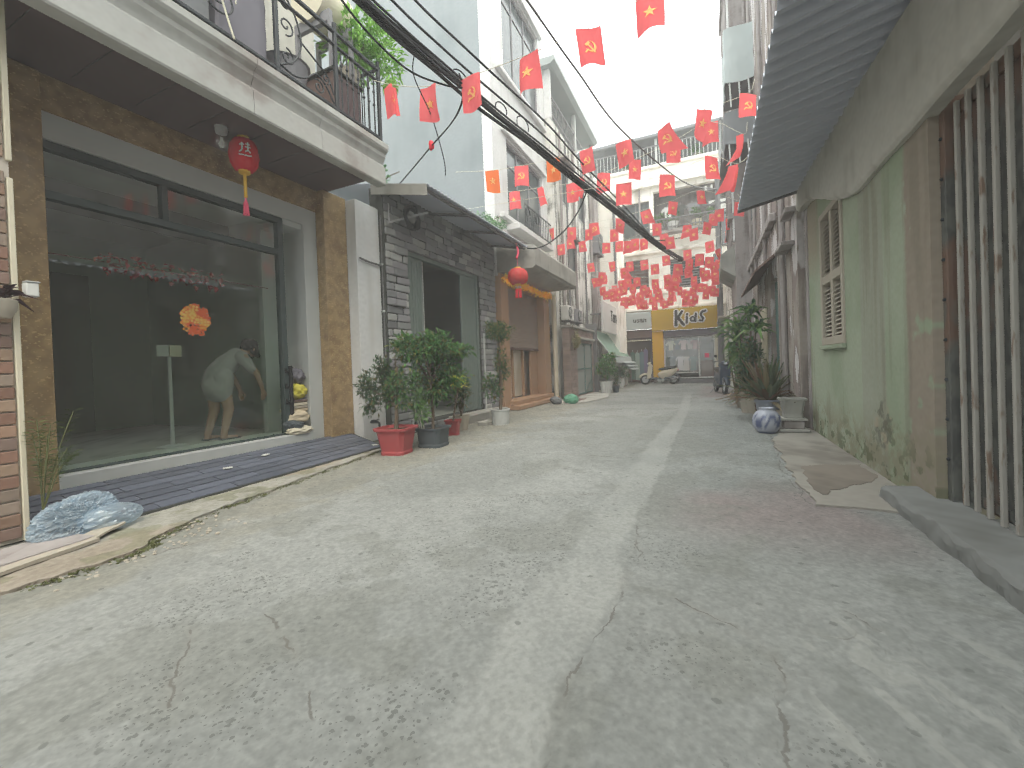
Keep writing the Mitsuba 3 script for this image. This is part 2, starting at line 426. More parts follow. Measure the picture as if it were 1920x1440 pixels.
for nm, rgb, ro in (('m_soffit', (.10, .072, .075), .6), ('m_black', (.02, .021, .022), .5), ('m_iron', (.03, .035, .04), .45), ('m_dark', (.06, .065, .06), .7),
                    ('m_cable', (.028, .032, .036), .55), ('m_alum', (.055, .075, .075), .35), ('m_white', (.60, .61, .59), .45), ('m_cream', (.60, .56, .44), .5),
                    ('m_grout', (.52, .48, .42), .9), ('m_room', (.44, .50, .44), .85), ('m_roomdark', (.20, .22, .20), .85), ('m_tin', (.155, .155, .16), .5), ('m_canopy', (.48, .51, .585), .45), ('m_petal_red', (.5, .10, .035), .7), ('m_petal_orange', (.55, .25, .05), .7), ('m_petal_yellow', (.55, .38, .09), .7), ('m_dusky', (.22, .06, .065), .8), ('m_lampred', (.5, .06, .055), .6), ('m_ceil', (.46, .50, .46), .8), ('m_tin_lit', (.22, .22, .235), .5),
                    ('m_door', (.16, .20, .185), .5), ('m_frame', (.45, .47, .46), .5), ('m_redplastic', (.37, .075, .08), .4), ('m_greyplastic', (.07, .085, .095), .45),
                    ('m_terra', (.36, .33, .275), .7), ('m_bark', (.12, .095, .07), .9), ('m_soil', (.07, .05, .035), .95), ('m_red', (.62, .03, .045), .6), ('m_gold', (.75, .48, .08), .45),
                    ('m_orangewood', (.36, .23, .15), .45), ('m_shutter', (.30, .24, .205), .5), ('m_yellow', (.60, .35, .03), .5), ('m_signyellow', (.40, .265, .02), .5), ('m_gategrey', (.27, .30, .285), .5), ('m_brown', (.14, .095, .085), .6),
                    ('m_teal', (.10, .165, .155), .5), ('m_awning', (.20, .30, .24), .7), ('m_sheet', (.40, .45, .45), .6), ('m_darksheet', (.17, .18, .19), .6), ('m_skin', (.42, .26, .19), .6),
                    ('m_hair', (.02, .018, .018), .5), ('m_shirt', (.36, .34, .345), .9), ('m_rubber', (.025, .025, .027), .8), ('m_steel', (.45, .46, .47), .3), ('m_winpane', (.08, .095, .10), .12),
                    ('m_curtain', (.62, .66, .72), .5), ('m_rope', (.62, .6, .5), .8), ('m_bluepot', (.30, .33, .40), .2), ('m_moss', (.10, .11, .045), .95), ('m_yellowcloth', (.55, .50, .08), .8),
                    ('m_sand', (.52, .45, .33), .85), ('m_greenplastic', (.12, .33, .22), .35), ('m_pink', (.75, .12, .2), .7), ('m_purplepaint', (.14, .135, .16), .5)):
    P(nm, rgb, ro)
scene['m_bag'] = {'type': 'blendbsdf', 'weight': .36, 'clear': {'type': 'thindielectric', 'int_ior': 1.6, 'specular_transmittance': {'type': 'rgb', 'value': [.84, .91, .96]}},
                  'film': {'type': 'principledthin', 'base_color': {'type': 'rgb', 'value': [.62, .72, .80]}, 'roughness': .12, 'diff_trans': .8, 'spec_trans': 0.0, 'eta': 1.7}}
PT('m_glaze', VC, .15, .6)
P('m_darkpaint', (.03, .045, .075), .25, .6)

# ---------------------------------------------------------------- the setting: ground, road
struct('ground', box(-120, 120, -60, 180, -.5, -.06), 'm_concrete')


def make_road():
    ys = [-1.5]
    while ys[-1] < 26: ys.append(ys[-1] + .016 + .010 * max(ys[-1], 0) ** 1.15)
    ys = np.array(ys); xs = np.concatenate([np.linspace(-9, -4.6, 12), np.linspace(-4.5, 1.5, 300), np.linspace(1.6, 4, 8)])
    X, Y = np.meshgrid(xs, ys); p = np.stack([X, Y, X * 0], -1)
    z = .016 * (meshkit.fbm(p * .9, 3, 4) - .5) + .007 * (meshkit.fbm(p * 6, 3, 5) - .5)
    m = np.clip((meshkit.fbm(p * [.75, 1.1, 1], 3, 8) - .48) * 7, 0, 1)
    z += .006 * m * (meshkit.fbm(p * 34, 2, 6) - .5)
    rr = np.hypot(X - .56, (Y - 1.75) * .8)                      # the broken, badly trowelled area by the gate
    z += .05 * np.exp(-(rr / .3) ** 2) * (meshkit.fbm(p * [13, 7, 1], 3, 9) - .5)
    c = crack_dist(X + .03 * (meshkit.fbm(p * 5, 3, 2) - .5), Y + .03 * (meshkit.fbm(p * 8, 3, 3) - .5), CRACKS, 'np')
    z -= .009 * np.exp(-(c / .014) ** 2)
    z -= .012 * np.clip((-3.55 - X) * 2, 0, 1)
    V = np.stack([X, Y, z], -1).reshape(-1, 3); nx = len(xs)
    i = (np.arange(len(ys) - 1)[:, None] * nx + np.arange(nx - 1)).reshape(-1)
    F = np.vstack([np.stack([i, i + 1, i + nx + 1], 1), np.stack([i, i + nx + 1, i + nx], 1)])
    return TM(V, F)


struct('road', make_road(), 'm_road', True, 'worn grey concrete lane with cracks and exposed gravel', 'road')
# broken concrete lip along the dark tiled ramp
_in = [(-4.02, .3), (-3.86, 1.3), (-3.80, 1.75), (-3.90, 2.43), (-4.06, 3.46), (-4.16, 4.4)]
_out = [(-3.12, .3), (-3.10, .9), (-3.05, 1.2), (-3.08, 1.36), (-3.2, 1.46), (-3.42, 2.0), (-3.46, 2.32), (-3.56, 2.82), (-3.68, 3.43), (-3.82, 4.18), (-4.0, 4.4)]


def make_lip():
    r = rng_(8); o = np.array(_out)
    o = np.vstack([np.linspace(a, b, 9)[:-1] for a, b in zip(o[:-1], o[1:])] + [o[-1:]]); o = o + .035 * (r.random(o.shape) - .5)
    m = onZ(Polygon([*_in, *o[::-1].tolist()]), -.02, .014)
    m = m.subdivide_to_size(.12) if len(m.faces) else m
    return rough(m.subdivide_to_size(.06), .009, 9, 4)


struct('kerb_lip', make_lip(), 'm_lip', False, 'broken pale concrete lip below the dark tiled ramp', 'kerb')
_r = rng_(12); _pts = []
for (a, b) in zip(_out[1:-2], _out[2:-1]):
    for t in np.linspace(0, 1, 26):
        if _r.random() < .5: _pts.append([a[0] + (b[0] - a[0]) * t + .02 + .05 * (_r.random() - .35), a[1] + (b[1] - a[1]) * t + .03 * (_r.random() - .5)])
_pts = np.array(_pts); _n = len(_pts) * 8
_p = np.repeat(_pts, 8, 0) + .022 * _r.normal(size=(_n, 2))
solo('moss', leaves(np.c_[_p, -.008 + .008 * _r.random(_n)], np.c_[_r.normal(size=(_n, 2)), .5 + _r.random(_n)], .02, .016, _r), 'm_moss', 'dark green moss in the joint below the broken concrete lip', 'moss', kind='stuff')
_k = 160; _x = _r.uniform(-3.5, -2.9, _k); _y = _r.uniform(.9, 1.9, _k)
solo('gravel', cat([move(blob(.006 + .008 * _r.random(), 1, .3, 2, i, (1, 1, .6)), (_x[i], _y[i], .0)) for i in range(_k)]), 'm_terra', 'loose chips of stone and mortar scattered on the left edge of the lane', 'gravel', kind='stuff')
# right-hand pavement slab and the gate's raised threshold
def ragged(pts, amp, seed, step=.05):
    q = rng_(seed); P0 = Polygon(pts).segmentize(step); c = np.array(P0.exterior.coords)[:-1]
    n = np.stack([meshkit.fbm(np.c_[c * 5, c[:, :1] * 0 + k], 3, seed + k) - .5 for k in (0, 4)], 1)
    return Polygon(c + 2 * amp * n + .3 * amp * (q.random(c.shape) - .5)).buffer(0)


struct('pavement', onZ(ragged([(.62, 3.4), (1.30, 3.4), (1.30, 7.3), (.95, 7.3), (.68, 6.0), (.61, 4.6)], .05, 3), -.03, .011), 'm_pave', False, 'low concrete pavement strip along the green wall', 'pavement')
struct('pavement_patch', onZ(ragged([(.68, 3.66), (1.2, 4.22), (1.2, 4.75), (.75, 4.6), (.66, 4.1)], .06, 5), .0, .015), 'm_mortar', False, 'brownish mortar patch on the pavement by the green wall', 'pavement')


def make_threshold():
    ys = np.arange(.2, 3.8, .03); r = rng_(5); prof = np.array([(1.045, -.02), (1.052, .05), (1.062, .078), (1.085, .09), (1.27, .10), (1.34, .10)])
    P_ = prof[None] + np.where(np.arange(6) < 3, 1, .25)[None, :, None] * .045 * (meshkit.fbm(np.stack([np.repeat(ys[:, None] * 8, 6, 1), np.repeat(np.arange(6)[None] * .7, len(ys), 0), np.zeros((len(ys), 6))], -1), 3, 2) - .5)[..., None]
    V = np.stack([P_[..., 0] + .03 * np.clip(1.2 - ys, 0, 1)[:, None], np.repeat(ys[:, None], 6, 1), P_[..., 1]], -1)
    V[-1, :, 2] = np.minimum(V[-1, :, 2], .03); V[-1, :, 0] = np.maximum(V[-1, :, 0], 1.1)
    i = (np.arange(len(ys) - 1)[:, None] * 6 + np.arange(5)).reshape(-1)
    return TM(V.reshape(-1, 3), np.vstack([np.stack([i, i + 1, i + 7], 1), np.stack([i, i + 7, i + 6], 1)])[:, ::-1])


struct('kerb', make_threshold(), 'm_kerb', False, 'worn raised concrete threshold in front of the barred gate', 'kerb')

# ---------------------------------------------------------------- left: brick pillar of the neighbour
r = rng_(21)
bp = thing('brick_pillar', 'pillar clad in pinkish brown bricks with pale joints at the left edge', 'pillar')
part(bp, 'core', box(-4.6, -4.05, -.8, 1.168, 0, 6), 'm_grout')
part(bp, 'edge_strip', cat([box(-4.06, -4.022, 1.15, 1.178, .0, 2.33, .004), box(-4.06, -4.022, 1.15, 1.178, 2.44, 6, .004)]), 'm_cream')
pal = [(.24, .14, .105), (.28, .18, .13), (.21, .14, .115), (.29, .205, .15), (.26, .205, .165), (.23, .165, .14)]
for i in range(56):
    z = .02 + i * .081
    if 2.3 < z < 2.44: continue
    y1 = 1.146 - (0 if i % 2 else .0)
    cuts = [y1, y1 - (.21 if i % 2 else .105), y1 - (.42 if i % 2 else .315)]
    for a, b in zip(cuts[1:], cuts[:-1]):
        m = box(-4.056, -4.032 + .004 * r.random(), a + .005, b - .004, z + .005, z + .077, .004)
        part(bp, 'brick', m, 'm_brick', color=col(m, pal[r.integers(6)], .18, r))
hp = thing('hanging_plant', 'purple leaved plant in a pale round pot on the brick pillar', 'plant')
part(hp, 'pot', lathe([(.0, 0), (.05, 0), (.075, .05), (.08, .11), (.07, .115), (.06, .1), (0, .1)], (-3.95, 1.07, 1.42)), 'm_terra', 40)
for k in range(22):
    a = r.random() * 6.28; e = r.uniform(-.5, 1.1); d = np.array([math.cos(a) * math.cos(e), math.sin(a) * math.cos(e), math.sin(e)])
    m = leaves([[-3.95, 1.09, 1.54]], [d], .16, .045, r, droop=.35)
    part(hp, 'leaf', m, 'm_leaf', color=col(m, (.10, .065, .07), .5, r))
ob = thing('wall_box', 'small white box fixed beside the purple hanging plant', 'box')
part(ob, 'case', box(-4.02, -3.95, 1.19, 1.25, 1.57, 1.66, .006), 'm_white'); part(ob, 'flap', box(-4.01, -3.945, 1.19, 1.255, 1.662, 1.67, .002), 'm_frame')
gr = thing('fern', 'thin green fern growing between brick pillar and gold column', 'plant')
pos = []; dr_ = []
for k in range(9):
    a = r.uniform(-.6, 1.7); h = r.uniform(.5, 1.0)
    tip = np.array([-3.98 + .05 * math.sin(a), 1.24 + .14 * a * .6, .2 + .62 * h]); st = np.array([-4.0, 1.23, .16])
    mid = (tip + st) / 2 + [0.02, 0, .08]
    sp = spline([st, mid, tip], 8); part(gr, 'stem', tube(sp, .003, 4), 'm_moss')
    for q in sp[5:]:
        for s in (-1, 1): pos.append(q); dr_.append([.3 * s, .6 * s, .35])
m = leaves(pos, dr_, .06, .012, r); part(gr, 'leaves', m, 'm_leaf', kind='stuff', color=leafcol(m, [(.06, .09, .03), (.09, .12, .04)], r))

nb = thing('neighbour_house', 'plain house behind the brick pillar at the left edge', 'house')
part(nb, 'wall', box(-12, -4.61, -9, -.6, 0, 6.5), 'm_old'); part(nb, 'balcony', box(-4.605, -3.8, -9, -1.2, 3.5, 3.75, .01), 'm_concrete')
# ---------------------------------------------------------------- left: shopfront house with balcony
sh = thing('shopfront_house', 'house with gold marble columns, wide glass front and a balcony', 'house')
part(sh, 'column', box(-5.2, -4.68, 1.17, 1.54, .0, 3.45, .006), 'm_marble')
part(sh, 'column', box(-5.0, -4.62, 4.18, 4.57, .02, 3.47, .006), 'm_marble')
part(sh, 'lintel', box(-5.2, -4.74, 1.54, 4.18, 3.19, 3.47), 'm_marble')
part(sh, 'lintel_panel', box(-5.2, -4.77, 1.545, 4.05, 2.97, 3.188, .003), 'm_frame')
# white jamb with a niche at its foot
part(sh, 'jamb', box(-5.3, -4.77, 3.97, 4.178, .0, 3.188, .004), 'm_frame')
part(sh, 'niche', cat([box(-5.3, -5.22, 3.69, 3.969, .27, 2.968), box(-5.219, -4.80, 3.691, 3.969, 2.90, 2.968)]), 'm_frame')
part(sh, 'sill', box(-5.3, -4.70, 1.542, 3.968, .02, .262, .005), 'm_frame', label='pale stone sill below the glass')
part(sh, 'pier', box(-5.6, -4.45, 4.573, 5.04, .0, 3.45, .006), 'm_whitewall', label='white rendered pier')
part(sh, 'soffit', box(-5.6, -3.75, -.6, 4.28, 3.475, 3.56), 'm_soffit', label='dark brown soffit under the balcony')
for y in np.arange(-.4, 4.2, .42): part(sh, 'soffit_strip', box(-4.6, -3.78, y, y + .004, 3.471, 3.474), 'm_dark')
prof = [(-3.78, 3.36), (-3.66, 3.36), (-3.65, 3.375), (-3.65, 3.58), (-3.67, 3.59), (-3.685, 3.62), (-3.67, 3.66), (-3.64, 3.70), (-3.635, 3.74), (-3.60, 3.765), (-3.585, 3.79), (-3.585, 3.85), (-3.60, 3.86), (-4.6, 3.86), (-4.6, 3.57), (-3.78, 3.57)]
for y0, y1 in ((-.6, 1.09), (1.095, 2.575), (2.58, 3.32), (3.325, 4.30)):
    part(sh, 'cornice', onY(Polygon(prof), y0, y1), 'm_cornice', 20, label='stained cream cornice moulding of the balcony')
part(sh, 'upper_wall', box(-7.5, -4.85, -.6, 4.35, 3.87, 9.0), 'm_beam')
part(sh, 'balcony_door', cat([box(-4.85, -4.80, 1.2, 2.5, 3.87, 6.2), box(-4.80, -4.78, 1.28, 1.82, 3.95, 6.1), box(-4.80, -4.78, 1.88, 2.42, 3.95, 6.1)]), 'm_dark')
# shop window
sw = part(sh, 'shop_window', cat([box(-4.87, -4.79, 1.545, 3.688, 2.90, 2.966), box(-4.87, -4.79, 1.545, 3.60, 2.50, 2.565), box(-4.87, -4.79, 2.39, 2.44, 2.566, 2.899),
                                 box(-4.87, -4.79, 3.62, 3.688, .265, 2.899), box(-4.87, -4.79, 1.545, 1.575, .265, 2.899), box(-4.85, -4.81, 1.576, 3.619, .264, .285)]), 'm_alum', label='dark aluminium shop window frame')
for y0, y1, z0, z1 in ((1.578, 2.388, 2.567, 2.898), (2.442, 3.618, 2.567, 2.898), (1.578, 1.90, .287, 2.498), (1.905, 3.01, .287, 2.498), (3.015, 3.618, .287, 2.498)):
    part(sw, 'pane', TM([(-4.83, y0, z0), (-4.83, y1, z0), (-4.83, y1, z1), (-4.83, y0, z1)], [(0, 1, 2), (0, 2, 3)]), 'm_tinted')
part(sw, 'transom_blind', cat([box(-4.80, -4.785, 3.60, 3.64, 2.49, 2.575)]), 'm_alum')
# inside of the shop
rm = part(sh, 'room', cat([box(-8.6, -8.5, 1.0, 4.6, .2, 3.3), box(-8.5, -4.9, .9, 1.0, .2, 3.3), box(-8.5, -5.31, 3.97, 4.07, .2, 3.3)]), 'm_room', label='dim green walls inside the shop')
part(rm, 'floor', box(-8.6, -5.3, 1.0, 4.0, .15, .262), 'm_concrete'); part(rm, 'ceiling', box(-8.6, -4.9, 1.0, 3.97, 3.2, 3.3), 'm_ceil')
part(rm, 'ceiling_beam', box(-6.6, -6.3, 1.0, 3.97, 2.95, 3.198), 'm_roomdark'); part(rm, 'back_door', box(-8.5, -8.45, 1.6, 3.2, .26, 2.6), 'm_roomdark')
gl_ = thing('red_garland', 'faded dull red garland inside the shop glass', 'garland')
gp = r.uniform([-5.02, 1.95, 2.0], [-4.95, 3.05, 2.16], (150, 3)); m = leaves(gp, r.normal(size=(150, 3)), .06, .05, r); part(gl_, 'petals', m, 'm_vc', kind='stuff', color=leafcol(m, [(.26, .03, .04), (.30, .05, .04), (.22, .05, .05)], r)); part(gl_, 'cord', cyl((-4.99, 1.6, 2.1), (-4.99, 3.6, 2.1), .004, 4), 'm_dusky')
# wrought iron balustrade
br = part(sh, 'balustrade', cat([box(-3.66, -3.62, -.6, 4.22, 3.895, 3.925, .004), box(-3.66, -3.62, 2.82, 4.22, 4.74, 4.775, .006), box(-3.66, -3.62, 2.82, 4.22, 4.60, 4.622, .004), box(-5.0, -3.66, 4.19, 4.22, 4.74, 4.775, .006), box(-5.0, -3.66, 4.195, 4.215, 3.895, 3.92, .004)]), 'm_iron', label='black wrought iron balcony railing')
for y in (2.80, 3.52, 4.20): part(br, 'post', box(-3.66, -3.62, y, y + .04, 3.86, 4.86, .005), 'm_iron')
part(br, 'post', box(-5.0, -4.96, 4.19, 4.22, 3.86, 4.86, .005), 'm_iron')
for k, y in enumerate(np.arange(3.62, 4.18, .085)):
    m = cat([cyl((-3.64, y, 3.91), (-3.64, y, 4.62), .0075, 6), *[move(trimesh.creation.icosphere(subdivisions=1, radius=.017), (-3.64, y, z)) for z in (4.28, 4.44)]])
    part(br, 'baluster', m, 'm_iron', 40)
for x in np.arange(-4.9, -3.7, .1): part(br, 'baluster', cyl((x, 4.205, 3.91), (x, 4.205, 4.74), .0075, 6), 'm_iron', 40)


def curl(y, z, r0, turns, a0, sgn):
    t = np.linspace(0, 1, 34); a = a0 + sgn * turns * 6.283 * t; q = r0 * (1 - .86 * t)
    return np.stack([t * 0 - 3.64, y + q * np.cos(a), z + q * np.sin(a)], 1)


for (y, z, q, tn, a0, s) in ((2.93, 4.10, .085, 1.3, 1.6, -1), (2.93, 4.40, .09, 1.3, -1.6, 1), (3.30, 4.02, .075, 1.4, 2.2, -1), (3.40, 4.16, .05, 1.3, -1.2, 1), (2.92, 4.62, .07, 1.2, 1.4, -1)):
    part(br, 'scroll', tube(curl(y, z, q, tn, a0, s), .008, 6), 'm_iron', 40)
for pts in ([(2.84, 4.74), (3.02, 4.6), (3.1, 4.35), (3.02, 4.12), (2.86, 3.98)], [(2.86, 3.98), (3.0, 3.96), (3.14, 4.02), (3.26, 4.13), (3.38, 4.10), (3.5, 3.95)], [(3.1, 4.35), (3.26, 4.28), (3.42, 4.2), (3.5, 4.05)]):
    part(br, 'scroll', tube(spline([(-3.64, *p) for p in pts], 6), .009, 6), 'm_iron', 40)
part(br, 'screen_panel', rough(box(-3.72, -3.70, .3, 2.25, 3.93, 4.9).subdivide_to_size(.12), .012, 5, 3), 'm_darksheet', label='dark netting behind the railing')
for k in range(5):
    y = .9 + .35 * k; part(br, 'scroll', tube(curl(y, 4.2, .14, 1.5, k, (-1) ** k), .008, 6), 'm_iron', 40)
fb = solo('cloth_bundle', rough(box(-4.1, -3.72, 2.32, 2.79, 3.87, 5.1, .02).subdivide_to_size(.08), .018, 5, 8), 'm_purplepaint', 'dark violet cover bundled behind the railing post', 'cover', smooth=50)
vn = solo('dry_vine', cat([tube(spline([(-3.6, 2.22, 4.6), (-3.59, 2.25, 4.3), (-3.60, 2.33, 4.05), (-3.59, 2.38, 3.88)], 6), .009, 5), tube(spline([(-3.6, 2.4, 4.6), (-3.59, 2.42, 4.4), (-3.595, 2.41, 4.2)], 6), .007, 5)]), 'm_rope', 'pale dry vine hanging over the balcony railing', 'vine', smooth=True)
lf = rough(cat([box(-4.1, -4.08, .4, 2.4, 3.9, 4.6)]).subdivide_to_size(.1), .05, 3, 2)
pos = r.uniform([-4.1, .6, 3.9], [-3.8, 2.4, 4.7], (900, 3)); m = leaves(pos, r.normal(size=(900, 3)), .05, .03, r)
solo('balcony_foliage', m, 'm_leaf', 'dim green foliage behind the netting of the balcony', 'foliage', kind='stuff', color=leafcol(m, [(.09, .12, .07), (.12, .14, .10)], r))
# what stands on the balcony
ac = thing('water_tank', 'large cream rounded tank lying on the balcony', 'tank')
part(ac, 'body', cyl((-4.05, 3.56, 5.33), (-4.05, 4.0, 5.33), .27, 28), 'm_cream', 40)
part(ac, 'end_cap', lathe([(0, 0), (.16, -.015), (.255, -.04), (.275, -.07)], (0, 0, 0), 28).apply_transform(trimesh.transformations.rotation_matrix(-math.pi / 2, [1, 0, 0])).apply_translation([-4.05, 4.04, 5.33]), 'm_white', 40)
part(ac, 'slot', box(-4.0, -3.93, 4.03, 4.055, 5.3, 5.4), 'm_dark'); [part(ac, 'cradle', cat([box(-4.33, -3.77, y, y + .05, 5.0, 5.12)] + [box(x, x + .04, y + .002, y + .048, 3.865, 5.01) for x in (-4.33, -3.8)]), 'm_tin_lit') for y in (3.6, 3.9)]
cb = thing('balcony_cabinet', 'brown cabinet behind the balusters at the balcony corner', 'cabinet')
part(cb, 'body', box(-4.25, -3.74, 3.60, 4.02, 3.87, 4.42, .01), 'm_brown'); part(cb, 'door', box(-3.738, -3.728, 3.63, 3.99, 3.90, 4.39, .004), 'm_soffit'); part(cb, 'top', box(-4.28, -3.71, 3.57, 4.05, 4.425, 4.45, .005), 'm_dark')
gb = thing('washing_tub', 'grey tub and chair frame stacked behind the scrollwork', 'tub')
part(gb, 'tub', lathe([(0, 0), (.16, 0), (.22, .3), (.24, .31), (.21, .3), (.15, .03), (0, .03)], (-4.0, 3.2, 3.98)), 'm_tin_lit', 40); part(gb, 'stool', cat([box(-4.2, -3.8, 3.0, 3.4, 3.95, 3.975)] + [box(-4.2 + a, -4.17 + a, 3.0 + b, 3.03 + b, 3.862, 3.95) for a in (0, .37) for b in (0, .37)]), 'm_tin')
pl = thing('balcony_plant', 'bright green feathery plant over the balcony corner', 'plant')
m = crown((-3.82, 4.2, 5.04), (.5, .52, .4), 1500, .09, .035, r, 18, .2); part(pl, 'foliage', m, 'm_leaf', color=leafcol(m, [(.16, .30, .07), (.22, .38, .10), (.12, .24, .06)], r))
m = crown((-3.6, 4.38, 4.7), (.16, .22, .2), 220, .06, .025, r, 6, .2, -.3); part(pl, 'trailing_stem', m, 'm_leaf', color=leafcol(m, [(.22, .34, .10), (.16, .28, .07)], r))
part(pl, 'stem', cat([tube(spline([(-3.9, 4.0, 4.66), (-3.92 + .1 * k, 4.05 + .05 * k, 4.85), (-3.95 + .16 * k, 4.1 + .06 * k, 5.1)], 4), .007, 5) for k in (-1, 0, 1)]), 'm_bark')
part(pl, 'pot', lathe([(0, 0), (.1, 0), (.13, .2), (.14, .21), (.12, .19), (0, .18)], (-3.9, 4.0, 4.46)), 'm_terra', 40)
# red lantern and clear globe lamp under the soffit
def strokes(ls, w): return unary_union([LineString(l).buffer(w, cap_style=2) for l in ls])
ln = thing('red_lantern', 'small red lantern with white character hanging under the soffit', 'lantern')
C = np.array([-4.3, 2.9, 3.29])
part(ln, 'body', lathe([(.04, -.165), (.085, -.15), (.12, -.10), (.135, 0), (.12, .10), (.085, .15), (.04, .165)], C, 24), 'm_red', 40)
part(ln, 'rib', cat([tube(np.array([[math.cos(a) * q, math.sin(a) * q, z] for q, z in ((.045, -.166), (.087, -.152), (.122, -.10), (.137, 0), (.122, .10), (.087, .152), (.045, .166))]) + C, .003, 4) for a in np.arange(12) * .5236]), 'm_red')
part(ln, 'cap', cat([lathe([(0, .163), (.055, .163), (.055, .185), (0, .185)], C, 16), lathe([(0, -.185), (.055, -.185), (.055, -.163), (0, -.163)], C, 16)]), 'm_gold')
part(ln, 'cord', cyl(C + [0, 0, .18], C + [0, 0, .185 + .001], .004, 5), 'm_red')
g = strokes([[(-.04, .05), (.0, .05)], [(-.02, .07), (-.02, .0), (-.045, -.03)], [(.01, .06), (.05, .06)], [(.03, .08), (.03, .0)], [(.005, .03), (.055, .03)], [(.03, .0), (.005, -.02)], [(-.05, -.05), (.06, -.05)], [(.03, .0), (.055, -.02)]], .006)
gm = ext(g, .004); v = gm.vertices; ang = -.55 + v[:, 0] / .135; rr = .1375 + v[:, 2]
part(ln, 'character', TM(np.stack([C[0] + rr * np.cos(ang), C[1] + rr * np.sin(ang), C[2] + v[:, 1]], 1), gm.faces), 'm_white')
part(ln, 'tassel', cat([cyl(C + [.0, .0, -.185], C + [0, 0, -.44], .006, 5), *[tube([C + [0, 0, -.44], C + [.018 * math.cos(a), .018 * math.sin(a), -.5], C + [.026 * math.cos(a), .026 * math.sin(a), -.62]], .005, 4) for a in np.arange(12) * .5236]]), 'm_pink')
part(ln, 'bead_string', cyl(C + [.001, .0, -.19], C + [.001, 0, -.435], .016, 8), 'm_gold')
gl = thing('globe_lamp', 'clear unlit globe lamp beside the red lantern', 'lamp')
part(gl, 'globe', move(trimesh.creation.icosphere(subdivisions=3, radius=.11), (-4.3, 2.68, 3.31)), 'm_glass', True); part(gl, 'bulb', lathe([(0, -.04), (.022, -.03), (.026, 0), (.014, .03), (.012, .06), (0, .06)], (-4.3, 2.68, 3.31), 14), 'm_white', 40)
part(gl, 'base', lathe([(0, .10), (.05, .10), (.06, .16), (0, .16)], (-4.3, 2.68, 3.31), 16), 'm_steel', 40)
# dark tiled ramp
rp = thing('tiled_ramp', 'low ramp of dark slate tiles before the glass shopfront', 'ramp')
part(rp, 'bed', TM([(-4.70, 1.2, .155), (-4.70, 4.56, .155), (-3.9, 4.36, .028), (-3.78, 1.2, .028), (-4.70, 1.2, 0), (-4.70, 4.56, 0), (-3.9, 4.36, 0), (-3.78, 1.2, 0)], [(0, 3, 2), (0, 2, 1), (3, 7, 6), (3, 6, 2), (2, 6, 5), (2, 5, 1), (0, 4, 7), (0, 7, 3)]), 'm_dark')
nr = 7
for i in range(nr):
    s0, s1 = i / nr, (i + 1) / nr; y = 1.2 - (.3 if i % 2 else 0.)
    while y < 4.5:
        ya, yb = max(y, 1.205), min(y + .6, 4.36 + (1 - s1) * .17)
        if yb - ya > .06:
            def q(s, yy): 
                xe = -3.9 + .12 * max(0, (4.36 - yy)) / 3.16
                return np.array([-4.70 + (xe + 4.70) * s, yy, .155 + (.028 - .155) * s])
            dz = .006 + .004 * r.random(4); g = .004
            top = [q(s0 + .012, ya + g), q(s1 - .012, ya + g), q(s1 - .012, yb - g), q(s0 + .012, yb - g)]
            V = [t + [0, 0, d] for t, d in zip(top, dz)] + [t - [0, 0, .01] for t in top]
            m = TM(V, [(0, 1, 2), (0, 2, 3), (0, 4, 5), (0, 5, 1), (1, 5, 6), (1, 6, 2), (2, 6, 7), (2, 7, 3), (3, 7, 4), (3, 4, 0)])
            part(rp, 'tile', m, 'm_slate', color=col(m, (.10, .113, .148), .2, r))
        y += .6

# ---------------------------------------------------------------- left: grey stone-clad house
r = rng_(31)
st = thing('stone_house', 'low house clad in grey split stone with a corrugated canopy', 'house')
WX = -4.37
dy0, dy1, dz0, dz1 = 5.58, 7.93, .14, 2.96
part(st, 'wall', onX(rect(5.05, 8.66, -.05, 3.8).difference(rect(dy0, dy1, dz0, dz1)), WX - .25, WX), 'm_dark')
stones = 0
for i in range(32):
    z = .0 + i * .118; y = 5.06 - .17 * (i % 2) - .1 * r.random()
    while y < 8.64:
        w = r.choice([.24, .3, .36, .42]); a, b = max(y + .006, 5.06), min(y + w - .006, 8.65); y += w
        for (a2, b2) in ([(a, b)] if z + .115 < dz0 or z > dz1 - .02 else [(a, min(b, dy0 - .004)), (max(a, dy1 + .004), b)]):
            if b2 - a2 < .05 or z > 3.72: continue
            t = .018 + .03 * r.random(); z0, z1 = z + .005, z + .112
            m = box(WX, WX + t, a2, b2, z0, z1, .012); v = np.array(m.vertices); v[:, 0] += (v[:, 0] > WX + .01) * .02 * (v[:, 1] - a2) / (b2 - a2) * r.normal() * .5
            part(st, 'stone', TM(v, m.faces), 'm_stone', color=col(m, [(.25, .262, .265), (.19, .197, .207), (.33, .342, .335), (.23, .23, .245)][r.integers(4)], .2, r)); stones += 1
part(st, 'lintel', box(WX - .2, WX + .03, dy0 - .02, dy1 + .02, dz1 - .005, dz1 + .03, .004), 'm_tin')
df = part(st, 'door_frame', cat([box(WX - .12, WX - .03, dy0, dy0 + .06, dz0, dz1 - .006), box(WX - .12, WX - .03, dy1 - .06, dy1, dz0, dz1 - .006), box(WX - .12, WX - .03, dy0 + .061, dy1 - .061, dz1 - .07, dz1 - .006)]), 'm_door')


def door_leaf(parent, y0, y1, x, nm, lab=None):
    d = part(parent, nm, box(x - .04, x, y0, y1, dz0 + .01, dz1 - .075, .004), 'm_door', label=lab)
    for y in np.arange(y0 + .04, y1 - .03, .075): part(d, 'plank_ridge', box(x, x + .012, y, y + .035, dz0 + .05, dz1 - .12, .004), 'm_door')
    return d


